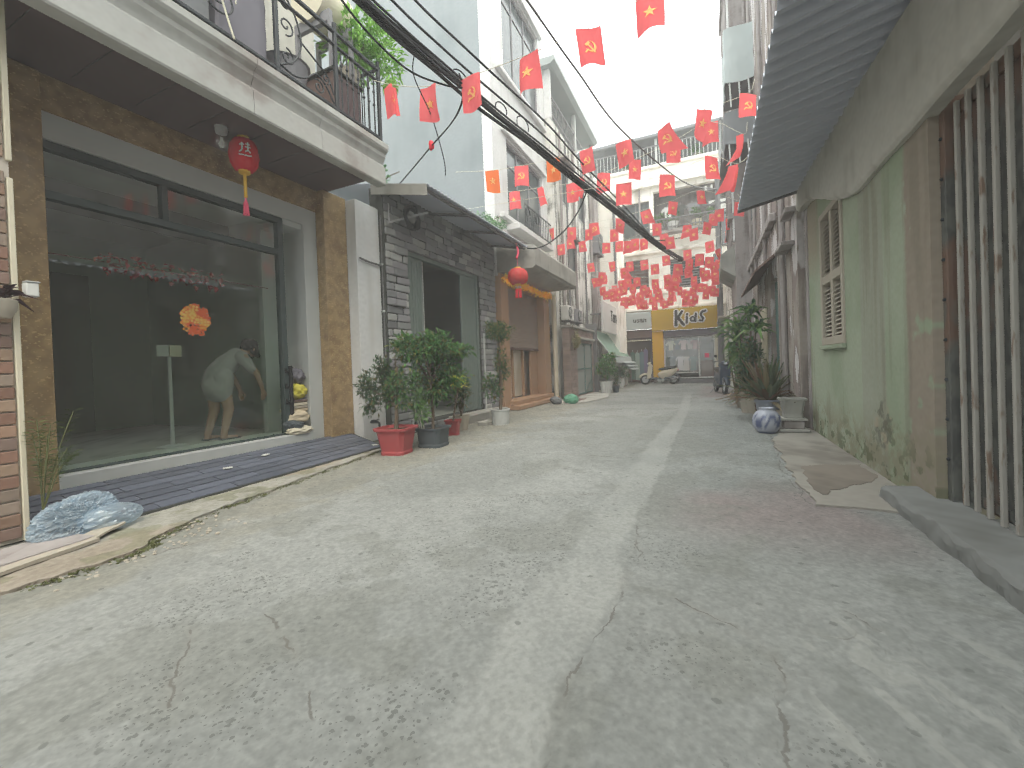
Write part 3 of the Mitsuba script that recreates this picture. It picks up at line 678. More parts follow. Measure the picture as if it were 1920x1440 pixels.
door_leaf(st, dy0 + .065, 6.06, WX - .06, 'door_leaf', 'grey green metal door leaf nearest the white pier')
door_leaf(st, 7.30, dy1 - .065, WX - .06, 'door_leaf')
for x0, x1, y in ((WX - .30, WX - .1, 6.10),):
    d = part(st, 'open_leaf', box(x0, x1, y, y + .035, dz0 + .01, dz1 - .075, .004), 'm_frame' if y < 7 else 'm_door', label='door leaf folded back into the dark opening')
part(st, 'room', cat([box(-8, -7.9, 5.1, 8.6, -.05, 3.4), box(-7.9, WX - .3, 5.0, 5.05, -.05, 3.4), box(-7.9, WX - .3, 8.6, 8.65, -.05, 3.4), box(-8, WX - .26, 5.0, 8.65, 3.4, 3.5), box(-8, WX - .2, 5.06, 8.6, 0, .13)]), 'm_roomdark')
part(st, 'step', box(WX - .05, -4.02, 6.6, 8.45, -.04, .135, .012), 'm_concrete', label='raised concrete doorstep')
part(st, 'conduit', cyl((WX + .05, 7.99, .1), (WX + .05, 7.99, 1.75), .018, 8), 'm_frame', 40, label='pale pipe beside the door')


def corrugated(x0, z0, x1, z1, y0, y1, pitch, amp, thick=.004, trapezoid=False, nx=5):
    ys = np.arange(y0, y1, pitch / 8); ph = (ys - y0) / pitch * 2 * np.pi
    w = np.sin(ph); w = np.clip(w * 1.9, -1, 1) if trapezoid else w
    s = np.linspace(0, 1, nx); X = x0 + (x1 - x0) * s; Z = z0 + (z1 - z0) * s; V = []
    for dz in (0, thick): V.append(np.stack(np.broadcast_arrays(X[None], ys[:, None], Z[None] + (amp * w)[:, None] + dz), -1).reshape(-1, 3))
    n, k = len(ys), nx; i = (np.arange(n - 1)[:, None] * k + np.arange(k - 1)).reshape(-1)
    a = np.vstack([np.stack([i, i + 1, i + k + 1], 1), np.stack([i, i + k + 1, i + k], 1)]); N = n * k
    e = []
    for c in (0, k - 1):
        j = np.arange(n - 1) * k + c; e += [np.stack([j, j + k, j + k + N], 1), np.stack([j, j + k + N, j + N], 1)]
    return TM(np.vstack(V), np.vstack([a, a + N, *e]))


part(st, 'canopy', corrugated(-3.50, 3.60, -5.9, 4.12, 4.98, 8.66, .09, .014), 'm_canopy', 60, label='grey corrugated metal canopy')
part(st, 'canopy_fascia', TM(*(lambda b: (b.vertices + np.c_[b.vertices[:, 0] * 0, b.vertices[:, 0] * 0, (-3.5 - b.vertices[:, 0]) * .215], b.faces))(box(-4.5, -3.5, 4.955, 4.975, 3.44, 3.6).subdivide_to_size(.2))), 'm_concrete', label='weathered board closing the canopy end')
part(st, 'rafter', cat([TM(*(lambda b: (b.vertices + np.c_[b.vertices[:, 0] * 0, b.vertices[:, 0] * 0, (-3.56 - b.vertices[:, 0]) * .215], b.faces))(box(WX, -3.56, y, y + .04, 3.535, 3.575))) for y in (5.1, 6.2, 7.3, 8.5)] + [box(-3.6, -3.56, 5.0, 8.62, 3.55, 3.578)]), 'm_tin')
cc = thing('cable_coil', 'dark ring of coiled cable on a bracket under the stone house canopy', 'cable')
part(cc, 'ring', cat([tube(np.array([[-4.16 + .03 * math.sin(3 * a + k), 5.48 + (.135 + .012 * k) * math.cos(a), 3.4 + (.135 + .012 * k) * math.sin(a)] for a in np.linspace(0, 6.283, 30)]), .014, 6) for k in range(5)]), 'm_cable', 40)
part(cc, 'bracket', cat([cyl((-4.34, 5.12, 3.25), (-4.05, 5.75, 3.55), .018, 6), cyl((-4.34, 5.15, 3.26), (-4.34, 5.15, 3.55), .012, 6)]), 'm_steel', 40)
# drain and service pipes of the white pier
dp = thing('drain_pipe', 'thin grey service pipe down the white pier beside the stone house', 'pipe')
part(dp, 'pipe', cat([cyl((-4.42, 5.06, .8), (-4.42, 5.06, 3.35), .016, 8), tube(spline([(-4.42, 4.6, 2.62), (-4.42, 4.8, 2.60), (-4.42, 5.05, 2.60)], 4), .014, 8)]), 'm_tin', 40)
for z in (1.2, 1.9, 2.6): part(dp, 'clip', box(-4.445, -4.395, 5.04, 5.085, z, z + .03, .004), 'm_frame')
tp = thing('water_tap', 'dark water tap low on the white pier behind the red pot', 'tap')
part(tp, 'pipe', tube(spline([(-4.45, 4.72, .28), (-4.36, 4.72, .285), (-4.32, 4.74, .27), (-4.32, 4.75, .2)], 4), .017, 8), 'm_iron', 40); part(tp, 'handle', box(-4.40, -4.34, 4.66, 4.78, .305, .32, .004), 'm_iron')
rf = rng_(5)
for nm, c, rad, n, lab in (('roof_plant', (-4.3, 8.25, 4.2), (.5, .55, .36), 520, 'small leafy plant sprouting over the corrugated canopy beside the white house'), ('roof_plant', (-4.55, 5.15, 4.0), (.25, .3, .18), 180, 'thin weeds on the canopy beside the balcony corner')):
    t = thing(nm, lab, 'plant'); m = crown(c, rad, n, .075, .04, rf, 9, .2); part(t, 'foliage', m, 'm_leaf', color=leafcol(m, [(.10, .19, .09), (.16, .26, .14), (.07, .13, .07)], rf))
    part(t, 'stem', cat([tube(spline([(c[0], c[1], c[2] - rad[2] - .08), (c[0] + .1 * k, c[1] + .12 * k, c[2]), (c[0] + .2 * k, c[1] + .3 * k, c[2] + .15)], 4), .008, 5) for k in (-1, 1)]), 'm_bark')

# ---------------------------------------------------------------- left: tall house with blue-grey flank and its ground floor shop
th = thing('tall_house', 'tall house with a plain blue grey flank and pale street front', 'house')
FX = -4.30
part(th, 'side_wall', box(-15, FX - .25, 8.70, 8.95, 0, 12.6), 'm_bluewall', label='plain blue grey side wall')
wins = [(9.45, 11.9, 4.65, 6.55), (9.45, 11.9, 8.1, 10.6)]
fr = rect(8.70, 12.28, 3.1, 12.6)
for a in wins: fr = fr.difference(rect(*a))
part(th, 'street_front', onX(fr, FX - .249, FX), 'm_whitewall', label='white rendered street front')
part(th, 'rear', cat([box(-15, -4.56, 12.1, 12.28, 0, 12.6), box(-15, -14.9, 8.96, 12.09, 0, 12.6), box(-15, FX - .26, 8.96, 12.09, 12.4, 12.55)]), 'm_bluewall')
for y0, y1, z0, z1 in wins:
    w = part(th, 'window', cat([box(FX - .16, FX - .08, y0, y0 + .05, z0, z1), box(FX - .16, FX - .08, y1 - .05, y1, z0, z1), box(FX - .16, FX - .08, y0 + .051, y1 - .051, z0, z0 + .06), box(FX - .16, FX - .08, y0 + .051, y1 - .051, z1 - .06, z1)] + [box(FX - .15, FX - .09, y - .02, y + .02, z0 + .061, z1 - .061) for y in (10.25, 11.05)] + [box(FX - .14, FX - .095, y0 + .051, y1 - .051, z1 - .55, z1 - .51)]), 'm_tin_lit')
    for a, b in ((y0 + .051, 10.229), (10.271, 11.029), (11.071, y1 - .051)): part(w, 'pane', box(FX - .13, FX - .115, a, b, z0 + .061, z1 - .061), 'm_winpane')
    part(w, 'curtain', cat([box(FX - .145, FX - .132, a, b, z0 + .07, z1 - .07) for a, b in ((y0 + .06, y0 + .07),)]), 'm_curtain')
    part(w, 'sill', box(FX, FX + .12, y0 - .5, y1 + .25, z0 - .16, z0 - .05, .01), 'm_whitewall')
    part(w, 'hood', box(FX, FX + .09, y0 - .3, y1 + .2, z1 + .05, z1 + .14, .01), 'm_whitewall')
part(th, 'concrete_canopy', onY(Polygon([(FX, 3.16), (-3.42, 3.16), (-3.36, 3.22), (-3.36, 3.60), (-3.40, 3.66), (FX, 3.78)]), 8.70, 11.85), 'm_concrete', label='grey concrete canopy over the shutter')
bl = part(th, 'small_balcony', box(FX, -3.95, 9.3, 11.7, 4.28, 4.42, .01), 'm_whitewall')
bi = part(th, 'balcony_rail', cat([box(-3.99, -3.97, 9.7, 11.6, 4.98, 5.01), box(-3.99, -3.97, 9.7, 11.6, 4.46, 4.48)]), 'm_iron')
for y in np.arange(9.72, 11.6, .13): part(bi, 'bar', cyl((-3.98, y, 4.42), (-3.98, y, 5.0), .009, 6), 'm_iron')
for k, y in enumerate((9.75, 10.4)): part(bi, 'scroll', tube(np.stack([np.full(24, -3.93), y + .16 * np.cos(np.linspace(0, 5, 24)) * np.linspace(1, .3, 24), 4.75 + .2 * np.sin(np.linspace(0, 5, 24)) * np.linspace(1, .3, 24)], 1), .014, 6), 'm_iron')
sf = part(th, 'shop_front', cat([box(-4.6, -4.24, 8.74, 9.12, .02, 3.158, .006), box(-4.6, -4.24, 11.5, 11.95, .02, 3.158, .006), box(-4.6, -4.30, 9.121, 11.499, 2.95, 3.158)]), 'm_orangewood', label='orange brown stone frame of the shop')
for k in range(24):
    z = 1.50 + k * .0625; part(sf, 'shutter_slat', box(-4.47, -4.445, 9.13, 11.49, z, z + .06, .011), 'm_shutter')
part(sf, 'shutter_bottom', box(-4.475, -4.44, 9.13, 11.49, 1.44, 1.495, .006), 'm_brown')
part(sf, 'door_frame', cat([box(-4.62, -4.56, a, b, .22, 1.6) for a, b in ((9.2, 9.26), (9.95, 10.0), (10.6, 10.65), (11.3, 11.36))]), 'm_orangewood')
for a, b in ((9.261, 9.949), (10.001, 10.599), (10.651, 11.299)): part(sf, 'door_pane', box(-4.60, -4.597, a, b, .23, 1.6), 'm_glass')
part(sf, 'door_curtain', rough(box(-4.68, -4.66, 9.3, 10.9, .23, 1.6).subdivide_to_size(.1), .02, 5, 4), 'm_cream')
part(sf, 'side_panel', box(-4.56, -4.50, 11.0, 11.498, .2, 1.6, .005), 'm_orangewood')
for k in range(2): part(sf, 'step', box(-4.6, -3.98 - .18 * k, 9.0, 11.9, .0 + .105 * k, .10 + .105 * k, .008), 'm_orangewood', label='orange stone step')
part(th, 'corner_pipe', cyl((-4.15, 12.1, .0), (-4.15, 12.1, 3.1), .07, 12), 'm_cream', 40, label='cream corner pipe')
ga = thing('yellow_garland', 'yellow tinsel garland across the top of the shutter', 'garland')
pos = []; q = spline([(-4.2, 8.8, 3.05), (-4.18, 9.5, 3.02), (-4.18, 10.4, 3.04), (-4.17, 11.3, 3.0), (-4.16, 11.8, 3.06)], 30)
m = leaves(np.repeat(q, 9, 0) + .03 * r.normal(size=(len(q) * 9, 3)), r.normal(size=(len(q) * 9, 3)), .09, .03, r); part(ga, 'strands', m, 'm_vc', kind='stuff', color=leafcol(m, [(.85, .50, .03), (.9, .62, .08)], r))
part(ga, 'bow', cat([move(blob(.08, 2, .3, 3, 5, (.5, 1, .7)), (-4.14, 8.85, 3.07)), move(blob(.09, 2, .3, 3, 6, (.5, .6, 1)), (-4.13, 11.8, 3.02))]), 'm_gold', 40)
l2 = thing('round_lantern', 'round red lantern with tassels hanging below the concrete canopy', 'lantern'); C = np.array([-3.55, 8.15, 2.88])
part(l2, 'body', lathe([(.05, -.16), (.13, -.15), (.19, -.09), (.21, 0), (.19, .09), (.13, .15), (.05, .16)], C, 24), 'm_lampred', 40)
part(l2, 'rib', cat([tube(np.array([[math.cos(a) * q, math.sin(a) * q, z] for q, z in ((.055, -.161), (.132, -.152), (.192, -.09), (.212, 0), (.192, .09), (.132, .152), (.055, .161))]) + C, .004, 4) for a in np.arange(14) * .4488]), 'm_red')
part(l2, 'cap', cat([lathe([(0, .16), (.07, .16), (.07, .19), (0, .19)], C, 16), lathe([(0, -.19), (.07, -.19), (.07, -.16), (0, -.16)], C, 16)]), 'm_gold')
part(l2, 'cord', cat([cyl(C + [0, 0, .19], C + [0, 0, .70], .005, 5), tube(spline([C + [0, 0, .62], C + [.02, .02, .5], C + [-.01, -.02, .38]], 4), .022, 6)]), 'm_pink')
part(l2, 'tassel', cat([tube([C + [.05 * math.cos(a), .05 * math.sin(a), -.26], C + [.06 * math.cos(a), .06 * math.sin(a), -.44]], .016, 5) for a in np.arange(8) * .785]), 'm_red')
part(l2, 'bead', cat([move(trimesh.creation.icosphere(subdivisions=1, radius=.018), C + [.05 * math.cos(a), .05 * math.sin(a), -.22]) for a in np.arange(6) * 1.047]), 'm_white')

# ---------------------------------------------------------------- left: stained house beyond, wall with gate, awning shop
sn = thing('stained_house', 'narrow house with black weather stains and a roofed top terrace', 'house')
part(sn, 'wall', box(-9, -4.12, 12.29, 17.6, 0, 8.45), 'm_stained')
part(sn, 'terrace_wall', box(-9, -5.3, 12.29, 17.4, 8.46, 9.9), 'm_darksheet')
part(sn, 'terrace_side', box(-5.29, -4.1, 12.29, 12.42, 8.46, 9.9), 'm_whitewall')
part(sn, 'terrace_roof', onY(Polygon([(-9, 9.91), (-4.0, 9.91), (-3.86, 10.0), (-3.86, 10.12), (-9, 10.3)]), 12.1, 17.5), 'm_sheet', label='pale roof slab over the terrace')
part(sn, 'terrace_post', cat([box(-4.2, -4.08, y, y + .12, 8.46, 9.9) for y in (14.9, 17.3)]), 'm_frame')
tr = part(sn, 'terrace_rail', cat([box(-4.14, -4.11, 12.5, 17.3, 9.15, 9.19), box(-4.14, -4.11, 12.5, 17.3, 8.6, 8.63)]), 'm_tin')
for y in np.arange(12.55, 17.3, .14): part(tr, 'bar', cyl((-4.125, y, 8.46), (-4.125, y, 9.16), .012, 5), 'm_tin')
for y, w in ((12.9, .07), (13.5, .05), (14.35, .08), (15.6, .06), (16.6, .09)):
    part(sn, 'down_pipe', cyl((-4.05, y, 2.2), (-4.05, y, 8.3), w * .6, 8), 'm_old' if w > .06 else 'm_tin', 40)
for y, z in ((13.0, 6.2), (15.0, 6.2), (13.6, 3.9)):
    w = part(sn, 'window', box(-4.125, -4.10, y, y + .9, z, z + 1.2, .005), 'm_frame'); part(w, 'pane', box(-4.099, -4.094, y + .06, y + .84, z + .06, z + 1.14), 'm_winpane')
    part(w, 'hood', box(-4.119, -3.86, y - .1, y + 1.0, z + 1.28, z + 1.36, .01), 'm_old')
part(sn, 'side_hatch', box(-4.12, -3.95, 16.9, 17.55, 2.4, 8.2, .02), 'm_old')


def aircon(key, x, y, z, w, h, d, dark):
    part(key, 'case', box(x - d, x, y, y + w, z, z + h, .015), 'm_white' if not dark else 'm_tin_lit')
    part(key, 'fan_grille', move(lathe([(0, 0), (h * .38, 0), (h * .40, .015), (0, .02)], (0, 0, 0), 20), (x + .001, y + w * .38, z + h * .5), ry=math.pi / 2), 'm_dark')
    part(key, 'grille_ring', cat([move(trimesh.creation.torus(h * f, .006, 20, 6), (x + .024, y + w * .38, z + h * .5), ry=math.pi / 2) for f in (.12, .22, .32)]), 'm_frame')
    [part(key, 'bracket', box(x - d, x + .05, y + w * f, y + w * f + .03, z - .04, z - .002), 'm_tin') for f in (.15, .8)]


aircon(thing('air_conditioner', 'white air conditioner box low on the stained house above the rough wall', 'air conditioner'), -3.86, 12.6, 2.4, .62, .45, .24, False)
aircon(thing('air_conditioner', 'greyish air conditioner further along the stained house above the rough wall', 'air conditioner'), -3.88, 13.7, 2.42, .6, .42, .22, True)
aircon(thing('air_conditioner', 'grey weathered air conditioner high at the corner of the stained house', 'air conditioner'), -3.78, 16.7, 5.35, .8, .85, .34, True)

gw = thing('rough_wall', 'rough purplish brown yard wall with a grey metal gate', 'wall')
part(gw, 'wall', onX(rect(12.2, 15.0, -.05, 2.12).difference(rect(12.95, 14.85, .02, 1.72)), -3.95, -3.72), 'm_roughwall')
part(gw, 'coping', box(-4.0, -3.66, 12.15, 15.05, 2.125, 2.2, .01), 'm_concrete'); part(gw, 'lintel', box(-3.72, -3.62, 12.8, 14.95, 1.80, 1.87, .01), 'm_concrete')
g = part(gw, 'gate', box(-3.80, -3.77, 12.96, 14.84, .04, 1.71), 'm_gategrey', label='grey green sheet metal gate')
for y in (12.96, 13.9, 14.80): part(g, 'stile', box(-3.77, -3.745, y, y + .04, .04, 1.71, .004), 'm_teal')
for z in (.05, .85, 1.66): part(g, 'rail', box(-3.769, -3.748, 13.001, 14.799, z, z + .04, .003), 'm_teal')
part(g, 'brace', tube([(-3.755, 13.95, .1), (-3.755, 14.78, .5)], .015, 4), 'm_teal')
part(gw, 'end_post', box(-3.98, -3.60, 15.06, 15.16, 0, 2.45, .01), 'm_tin')
hv = thing('dried_plant', 'tuft of dried creeper hanging on the rough wall beside the orange shop', 'plant'); m = crown((-3.6, 12.35, 1.75), (.2, .3, .42), 420, .09, .04, r, 9, .1, -.6)
part(hv, 'foliage', m, 'm_leaf', color=leafcol(m, [(.20, .17, .09), (.14, .15, .07), (.28, .24, .15)], r)); part(hv, 'stem', tube(spline([(-3.66, 12.3, 2.2), (-3.6, 12.32, 1.9), (-3.62, 12.36, 1.45)], 4), .015, 5), 'm_bark')
aw = thing('awning_shop', 'dark corner shop under a faded green awning', 'shop')
part(aw, 'front', box(-4.3, -4.2, 15.2, 20.8, 0, 3.6), 'm_old'); part(aw, 'shelf_front', box(-4.2, -3.9, 16.2, 20.2, .0, .8, .02), 'm_tin')
A = part(aw, 'awning', TM([(-3.95, 15.5, 2.30), (-3.95, 20.6, 2.28), (-3.28, 20.2, 1.22), (-3.28, 15.7, 1.34), (-3.95, 15.5, 2.29), (-3.95, 20.6, 2.27), (-3.28, 20.2, 1.205), (-3.28, 15.7, 1.325)], [(0, 1, 2), (0, 2, 3), (4, 6, 5), (4, 7, 6), (0, 3, 7), (0, 7, 4), (3, 2, 6), (3, 6, 7)]), 'm_awning', label='faded green fabric awning')
part(A, 'edge_pole', cat([cyl((-3.27, 15.6, 1.33), (-3.27, 20.3, 1.21), .022, 8), cyl((-3.95, 15.5, 2.31), (-3.27, 15.68, 1.34), .022, 8)]), 'm_frame', 40)
part(A, 'valance', corrugated(-3.27, 1.29, -3.20, 1.02, 16.5, 20.2, .22, .02, nx=3), 'm_sheet', 60)
for k in range(3): part(aw, 'ridged_sheet', corrugated(-3.5 + .08 * k, 1.12 - .14 * k, -3.05 + .06 * k, 1.0 - .14 * k, 17.8 + .3 * k, 20.4, .2, .025, nx=3), 'm_sheet', 60, label='pale ridged plastic sheet below the awning')
for y in (15.6, 18.3, 20.4): part(aw, 'post', cyl((-3.3, y, 0), (-3.3, y, 1.3), .02, 8), 'm_tin', 40)
sg = thing('street_sign', 'pale tilted shop sign board above the green awning', 'sign')
part(sg, 'board', box(-3.62, -3.54, 15.95, 20.8, 2.22, 3.38, .015), 'm_white')


def text_on(txt, h, bold=True, depth=.012): return meshkit.text_mesh(txt, h, depth, bold)


def on_face(m, o, ux, uz):
    """lettering from its xy plane onto a wall: ux along the text, uz up; thickness along ux x uz"""
    v = np.array(m.vertices); ux, uz = np.array(ux, float), np.array(uz, float)
    return TM(np.array(o, float) + v[:, :1] * ux + v[:, 1:2] * uz + v[:, 2:] * np.cross(ux, uz), m.faces)


part(sg, 'lettering', on_face(text_on('Tam li', .42), (-3.538, 17.3, 2.72), (0, 1, 0), (0, 0, 1)), 'm_dark')
part(sg, 'bracket', cat([box(-4.2, -3.62, y, y + .06, 2.9, 2.96) for y in (16.3, 18.5, 20.4)]), 'm_tin')

# ---------------------------------------------------------------- far end: white house above two shops
FY = 21.0
an = thing('white_annex', 'plain white block with a dark sloping eave before the far house', 'building')
part(an, 'wall', onY(Polygon([(-6.5, 0), (-3.42, 0), (-3.42, 7.75), (-4.5, 8.55), (-6.5, 8.55)]), 18.5, 20.2), 'm_farwall'); part(an, 'eave', onY(Polygon([(-3.36, 7.72), (-3.36, 7.80), (-4.48, 8.64), (-6.6, 8.64), (-6.6, 8.56), (-4.5, 8.555)]), 18.42, 20.3), 'm_tin')
part(an, 'drain', cyl((-3.5, 18.44, 4.4), (-3.5, 18.44, 7.6), .05, 8), 'm_tin', 40)
fh = thing('far_house', 'four storey cream white house closing the lane', 'house')
op = [(-5.2, -2.45, 4.5, 5.85), (-1.5, -.25, 4.35, 5.7), (-3.62, -2.33, 6.85, 8.55), (-2.15, 1.3, 6.9, 8.9)]
w = rect(-6.5, 3.5, 3.40, 10.1)
for a in op: w = w.difference(rect(*a))
part(fh, 'front_wall', onY(w, FY, FY + .25), 'm_farwall'); part(fh, 'ground_wall', cat([box(.43, 3.5, FY - .05, FY + .25, 0, 3.39), box(-6.5, -4.01, FY - .05, FY + .25, 0, 3.39)]), 'm_farwall'); part(fh, 'recess_wall', box(-6.4, 3.4, FY + 1.2, FY + 1.35, 3.3, 10.1), 'm_old'); part(fh, 'body', cat([box(-6.5, -6.3, FY + .26, 28, 0, 10.1), box(3.3, 3.5, FY + .26, 28, 0, 10.1), box(-6.5, 3.5, FY + .26, 28, 9.95, 10.09)]), 'm_farwall')
part(fh, 'floor_slab', cat([box(-6.3, 3.3, FY + .26, FY + 1.19, z, z + .12) for z in (4.2, 6.6, 9.0)]), 'm_old')
for z, d in ((3.42, .14), (4.15, .08), (6.05, .18), (6.55, .1), (9.12, .22), (10.0, .12)): part(fh, 'ledge', box(-6.5, 3.5, FY - d, FY - .001, z, z + .13, .015), 'm_farwall')
wn = part(fh, 'window', cat([box(-5.2, -2.45, FY + .1, FY + .14, z, z + .03) for z in np.arange(4.55, 5.8, .17)] + [box(x, x + .04, FY + .09, FY + .15, 4.5, 5.85) for x in (-5.19, -4.3, -3.4, -2.5)]), 'm_tin', label='wide window with grey security bars'); part(wn, 'pane', box(-5.2, -2.45, FY + .18, FY + .2, 4.5, 5.85), 'm_brown')
wn = part(fh, 'window', cat([box(-1.5, -.25, FY + .1, FY + .13, z, z + .05) for z in np.arange(4.4, 5.65, .12)]), 'm_tin_lit', label='window with pale louvres'); part(wn, 'pane', box(-1.5, -.25, FY + .18, FY + .2, 4.35, 5.7), 'm_dark')
wn = part(fh, 'window', cat([box(-3.62, -2.33, FY + .12, FY + .16, z0, z1) for z0, z1 in ((6.85, 6.92), (8.48, 8.55))] + [box(x, x + .07, FY + .12, FY + .16, 6.93, 8.47) for x in (-3.61, -3.0, -2.41)]), 'm_tin', label='dark window'); part(wn, 'pane', box(-3.62, -2.33, FY + .17, FY + .19, 6.86, 8.54), 'm_winpane')
bb = part(fh, 'balcony', box(-2.3, 1.5, FY - .7, FY - .24, 6.74, 6.86, .01), 'm_old')
part(bb, 'rail', cat([box(-2.3, 1.5, FY - .69, FY - .65, 7.34, 7.39), box(-2.3, 1.5, FY - .69, FY - .65, 6.98, 7.01)]), 'm_tin')
part(bb, 'bar', cat([cyl((x, FY - .67, 6.87), (x, FY - .67, 7.36), .014, 5) for x in np.arange(-2.28, 1.5, .16)]), 'm_tin')
for k, (x, z, s) in enumerate(((-1.8, 7.45, .2), (-1.3, 7.45, .26), (-.3, 7.45, .22), (.35, 7.45, .24))):
    q = thing('balcony_pot', ['grey pot first from the left', 'white pot second from the left', 'tall pale pot third from the left', 'round pot fourth from the left'][k] + ' on the far house balcony', 'pot')
    part(q, 'pot', lathe([(0, 0), (s * .6, 0), (s, s * 1.4), (s * .85, s * 1.4), (0, s * 1.2)], (x, FY - .45, 6.862), 12), ['m_tin', 'm_white', 'm_cream', 'm_terra'][k], 40)
    m = crown((x, FY - .45, 7.25 + s), (.26, .2, .28), 110, .14, .06, r, 6); part(q, 'plant', m, 'm_leaf', color=leafcol(m, [(.07, .12, .05), (.11, .17, .08)], r))
aircon_k = thing('air_conditioner', 'white air conditioner in the far house balcony recess', 'air conditioner')
part(aircon_k, 'case', box(.2, .9, FY + .3, FY + .6, 7.6, 8.15, .02), 'm_white'); part(aircon_k, 'fan_grille', move(lathe([(0, 0), (.2, 0), (.2, .015), (0, .02)], (0, 0, 0), 16), (.45, FY + .298, 7.88), rx=math.pi / 2), 'm_dark'); part(aircon_k, 'bracket', box(.2, .9, FY + .3, FY + .62, 7.54, 7.598), 'm_tin')
for k, x in enumerate((-1.55, -1.0, -.5)):
    q = thing('hanging_shirt', ['white shirt', 'dark shirt', 'grey shirt'][k] + ' drying in the far house balcony recess', 'shirt')
    sp = Polygon([(-.14, -.3), (.14, -.3), (.15, .1), (.27, .0), (.32, .1), (.13, .27), (.05, .25), (-.05, .25), (-.13, .27), (-.32, .1), (-.27, .0), (-.15, .1)])
    part(q, 'cloth', move(onY(sp, -.02, .02), (x, FY + .5, 8.0)), ['m_white', 'm_dark', 'm_tin_lit'][k]); part(q, 'hanger', tube([(x, FY + .5, 8.26), (x, FY + .5, 8.38)], .012, 4), 'm_steel')
tg = part(fh, 'terrace_rail', cat([box(-5.6, 1.6, FY - .03, FY, 10.14, 10.18), box(-5.6, 1.6, FY - .03, FY, 10.98, 11.03)]), 'm_tin')
for x in np.arange(-5.55, 1.6, .17): part(tg, 'bar', cyl((x, FY - .015, 10.1), (x, FY - .015, 11.0), .016, 5), 'm_frame')
part(fh, 'terrace_roof', box(-5.6, 1.8, FY - .2, FY + 5, 11.35, 11.5, .02), 'm_darksheet', label='grey sheet roof over the terrace'); part(fh, 'terrace_back', box(-5.4, 1.6, FY + 1.5, FY + 1.6, 10.1, 11.34), 'm_darksheet')
part(fh, 'terrace_post', cat([box(x, x + .1, FY, FY + .1, 10.1, 11.34) for x in (-5.5, -2, 1.5)]), 'm_frame')
for k, x in enumerate((-3.4, -2.9, -.2)):
    q = thing('terrace_shrub', 'green shrub ' + ['left of the middle', 'at the middle', 'right of the middle'][k] + ' behind the far roof terrace bars', 'plant'); m = crown((x, FY + .3, 10.5), (.35, .25, .42), 150, .16, .06, r, 7)
    part(q, 'foliage', m, 'm_leaf', color=leafcol(m, [(.07, .13, .06), (.11, .18, .09)], r)); part(q, 'pot', lathe([(0, 0), (.12, 0), (.17, .25), (0, .24)], (x, FY + .3, 10.1), 10), 'm_terra', 40)
part(fh, 'downpipe', cat([cyl((-2.75, FY - .06, 6.7), (-2.75, FY - .06, 9.1), .04, 8), cyl((-5.6, FY - .06, 3.5), (-5.6, FY - .06, 9.9), .07, 8)]), 'm_old', 40)
# the two shops
ks = thing('clothes_shop', 'small clothes shop with yellow front and glass display', 'shop')
part(ks, 'sign_board', box(-2.36, .42, FY - .34, FY - .22, 2.42, 3.38, .02), 'm_signyellow', label='yellow sign board with black lettering')
part(ks, 'pillar', box(-2.36, -1.88, FY - .25, FY + .1, .2, 2.418, .01), 'm_yellow', label='yellow pillar')
K = unary_union([LineString([(0, 0), (.02, .62)]).buffer(.062), LineString([(.04, .27), (.27, .60)]).buffer(.055), LineString([(.09, .33), (.32, .0)]).buffer(.06)])
I = unary_union([LineString([(.45, .08), (.46, .34)]).buffer(.048), Point(.475, .45).buffer(.055)])
D = unary_union([Point(.70, .22).buffer(.13, 16).difference(Point(.70, .22).buffer(.055)), LineString([(.81, .12), (.835, .46)]).buffer(.042)])
S = LineString([(.98, .14), (1.08, .13), (1.13, .22), (1.06, .32), (1.03, .41), (1.09, .52), (1.22, .55)]).buffer(.045)
word = unary_union([K, I, D, S]); hal = word.buffer(.05)
part(ks, 'lettering_halo', on_face(ext(hal, .012), (-1.30, FY - .342, 2.63), (1, 0, 0), (0, .0, 1)), 'm_white'); part(ks, 'lettering', on_face(ext(word, .014), (-1.30, FY - .355, 2.63), (1, 0, 0), (0, 0, 1)), 'm_black')
part(ks, 'soffit_band', box(-1.87, .42, FY - .2, FY + .1, 2.12, 2.418), 'm_purplepaint'); part(ks, 'side_wall', box(.28, .42, FY - .2, FY + .1, .2, 2.118), 'm_cream')
part(ks, 'step', cat([box(-1.9, .42, FY - .45, FY + .5, -.05, .16, .01), box(-1.87, .42, FY - .22, FY + .5, .161, .22, .01)]), 'm_tin')
part(ks, 'window_frame', cat([box(x, x + .06, FY - .1, FY - .04, .22, 2.118) for x in (-1.875, -.42, .22)] + [box(-1.814, -.421, FY - .1, FY - .04, z, z + .05) for z in (.45, 2.06)] + [box(-.359, .219, FY - .1, FY - .04, z, z + .05) for z in (.222, 2.06)] + [box(-1.87, .28, FY - .30, FY - .2, .221, .26)]), 'm_white')
for x0, x1, z0 in ((-1.814, -.421, .501), (-.359, .219, .273)): part(ks, 'pane', TM([(x0, FY - .07, z0), (x1, FY - .07, z0), (x1, FY - .07, 2.059), (x0, FY - .07, 2.059)], [(0, 1, 2), (0, 2, 3)]), 'm_glass')
part(ks, 'interior', cat([box(-1.9, .3, FY + 5, FY + 5.1, .2, 2.4), box(-1.9, -1.85, FY + .1, FY + 5, .2, 2.4), box(.25, .3, FY + .1, FY + 5, .2, 2.4), box(-1.85, .25, FY + .1, FY + 5, .15, .2), box(-1.85, .25, FY + .1, FY + 5, 2.36, 2.41)]), 'm_roomdark'); part(ks, 'counter', box(-.36, .2, FY + .5, FY + .9, .2, 1.0, .02), 'm_brown')
part(ks, 'notice', box(-.16, .02, FY - .078, FY - .072, 1.12, 1.32), 'm_pink', label='pink notice on the door glass')
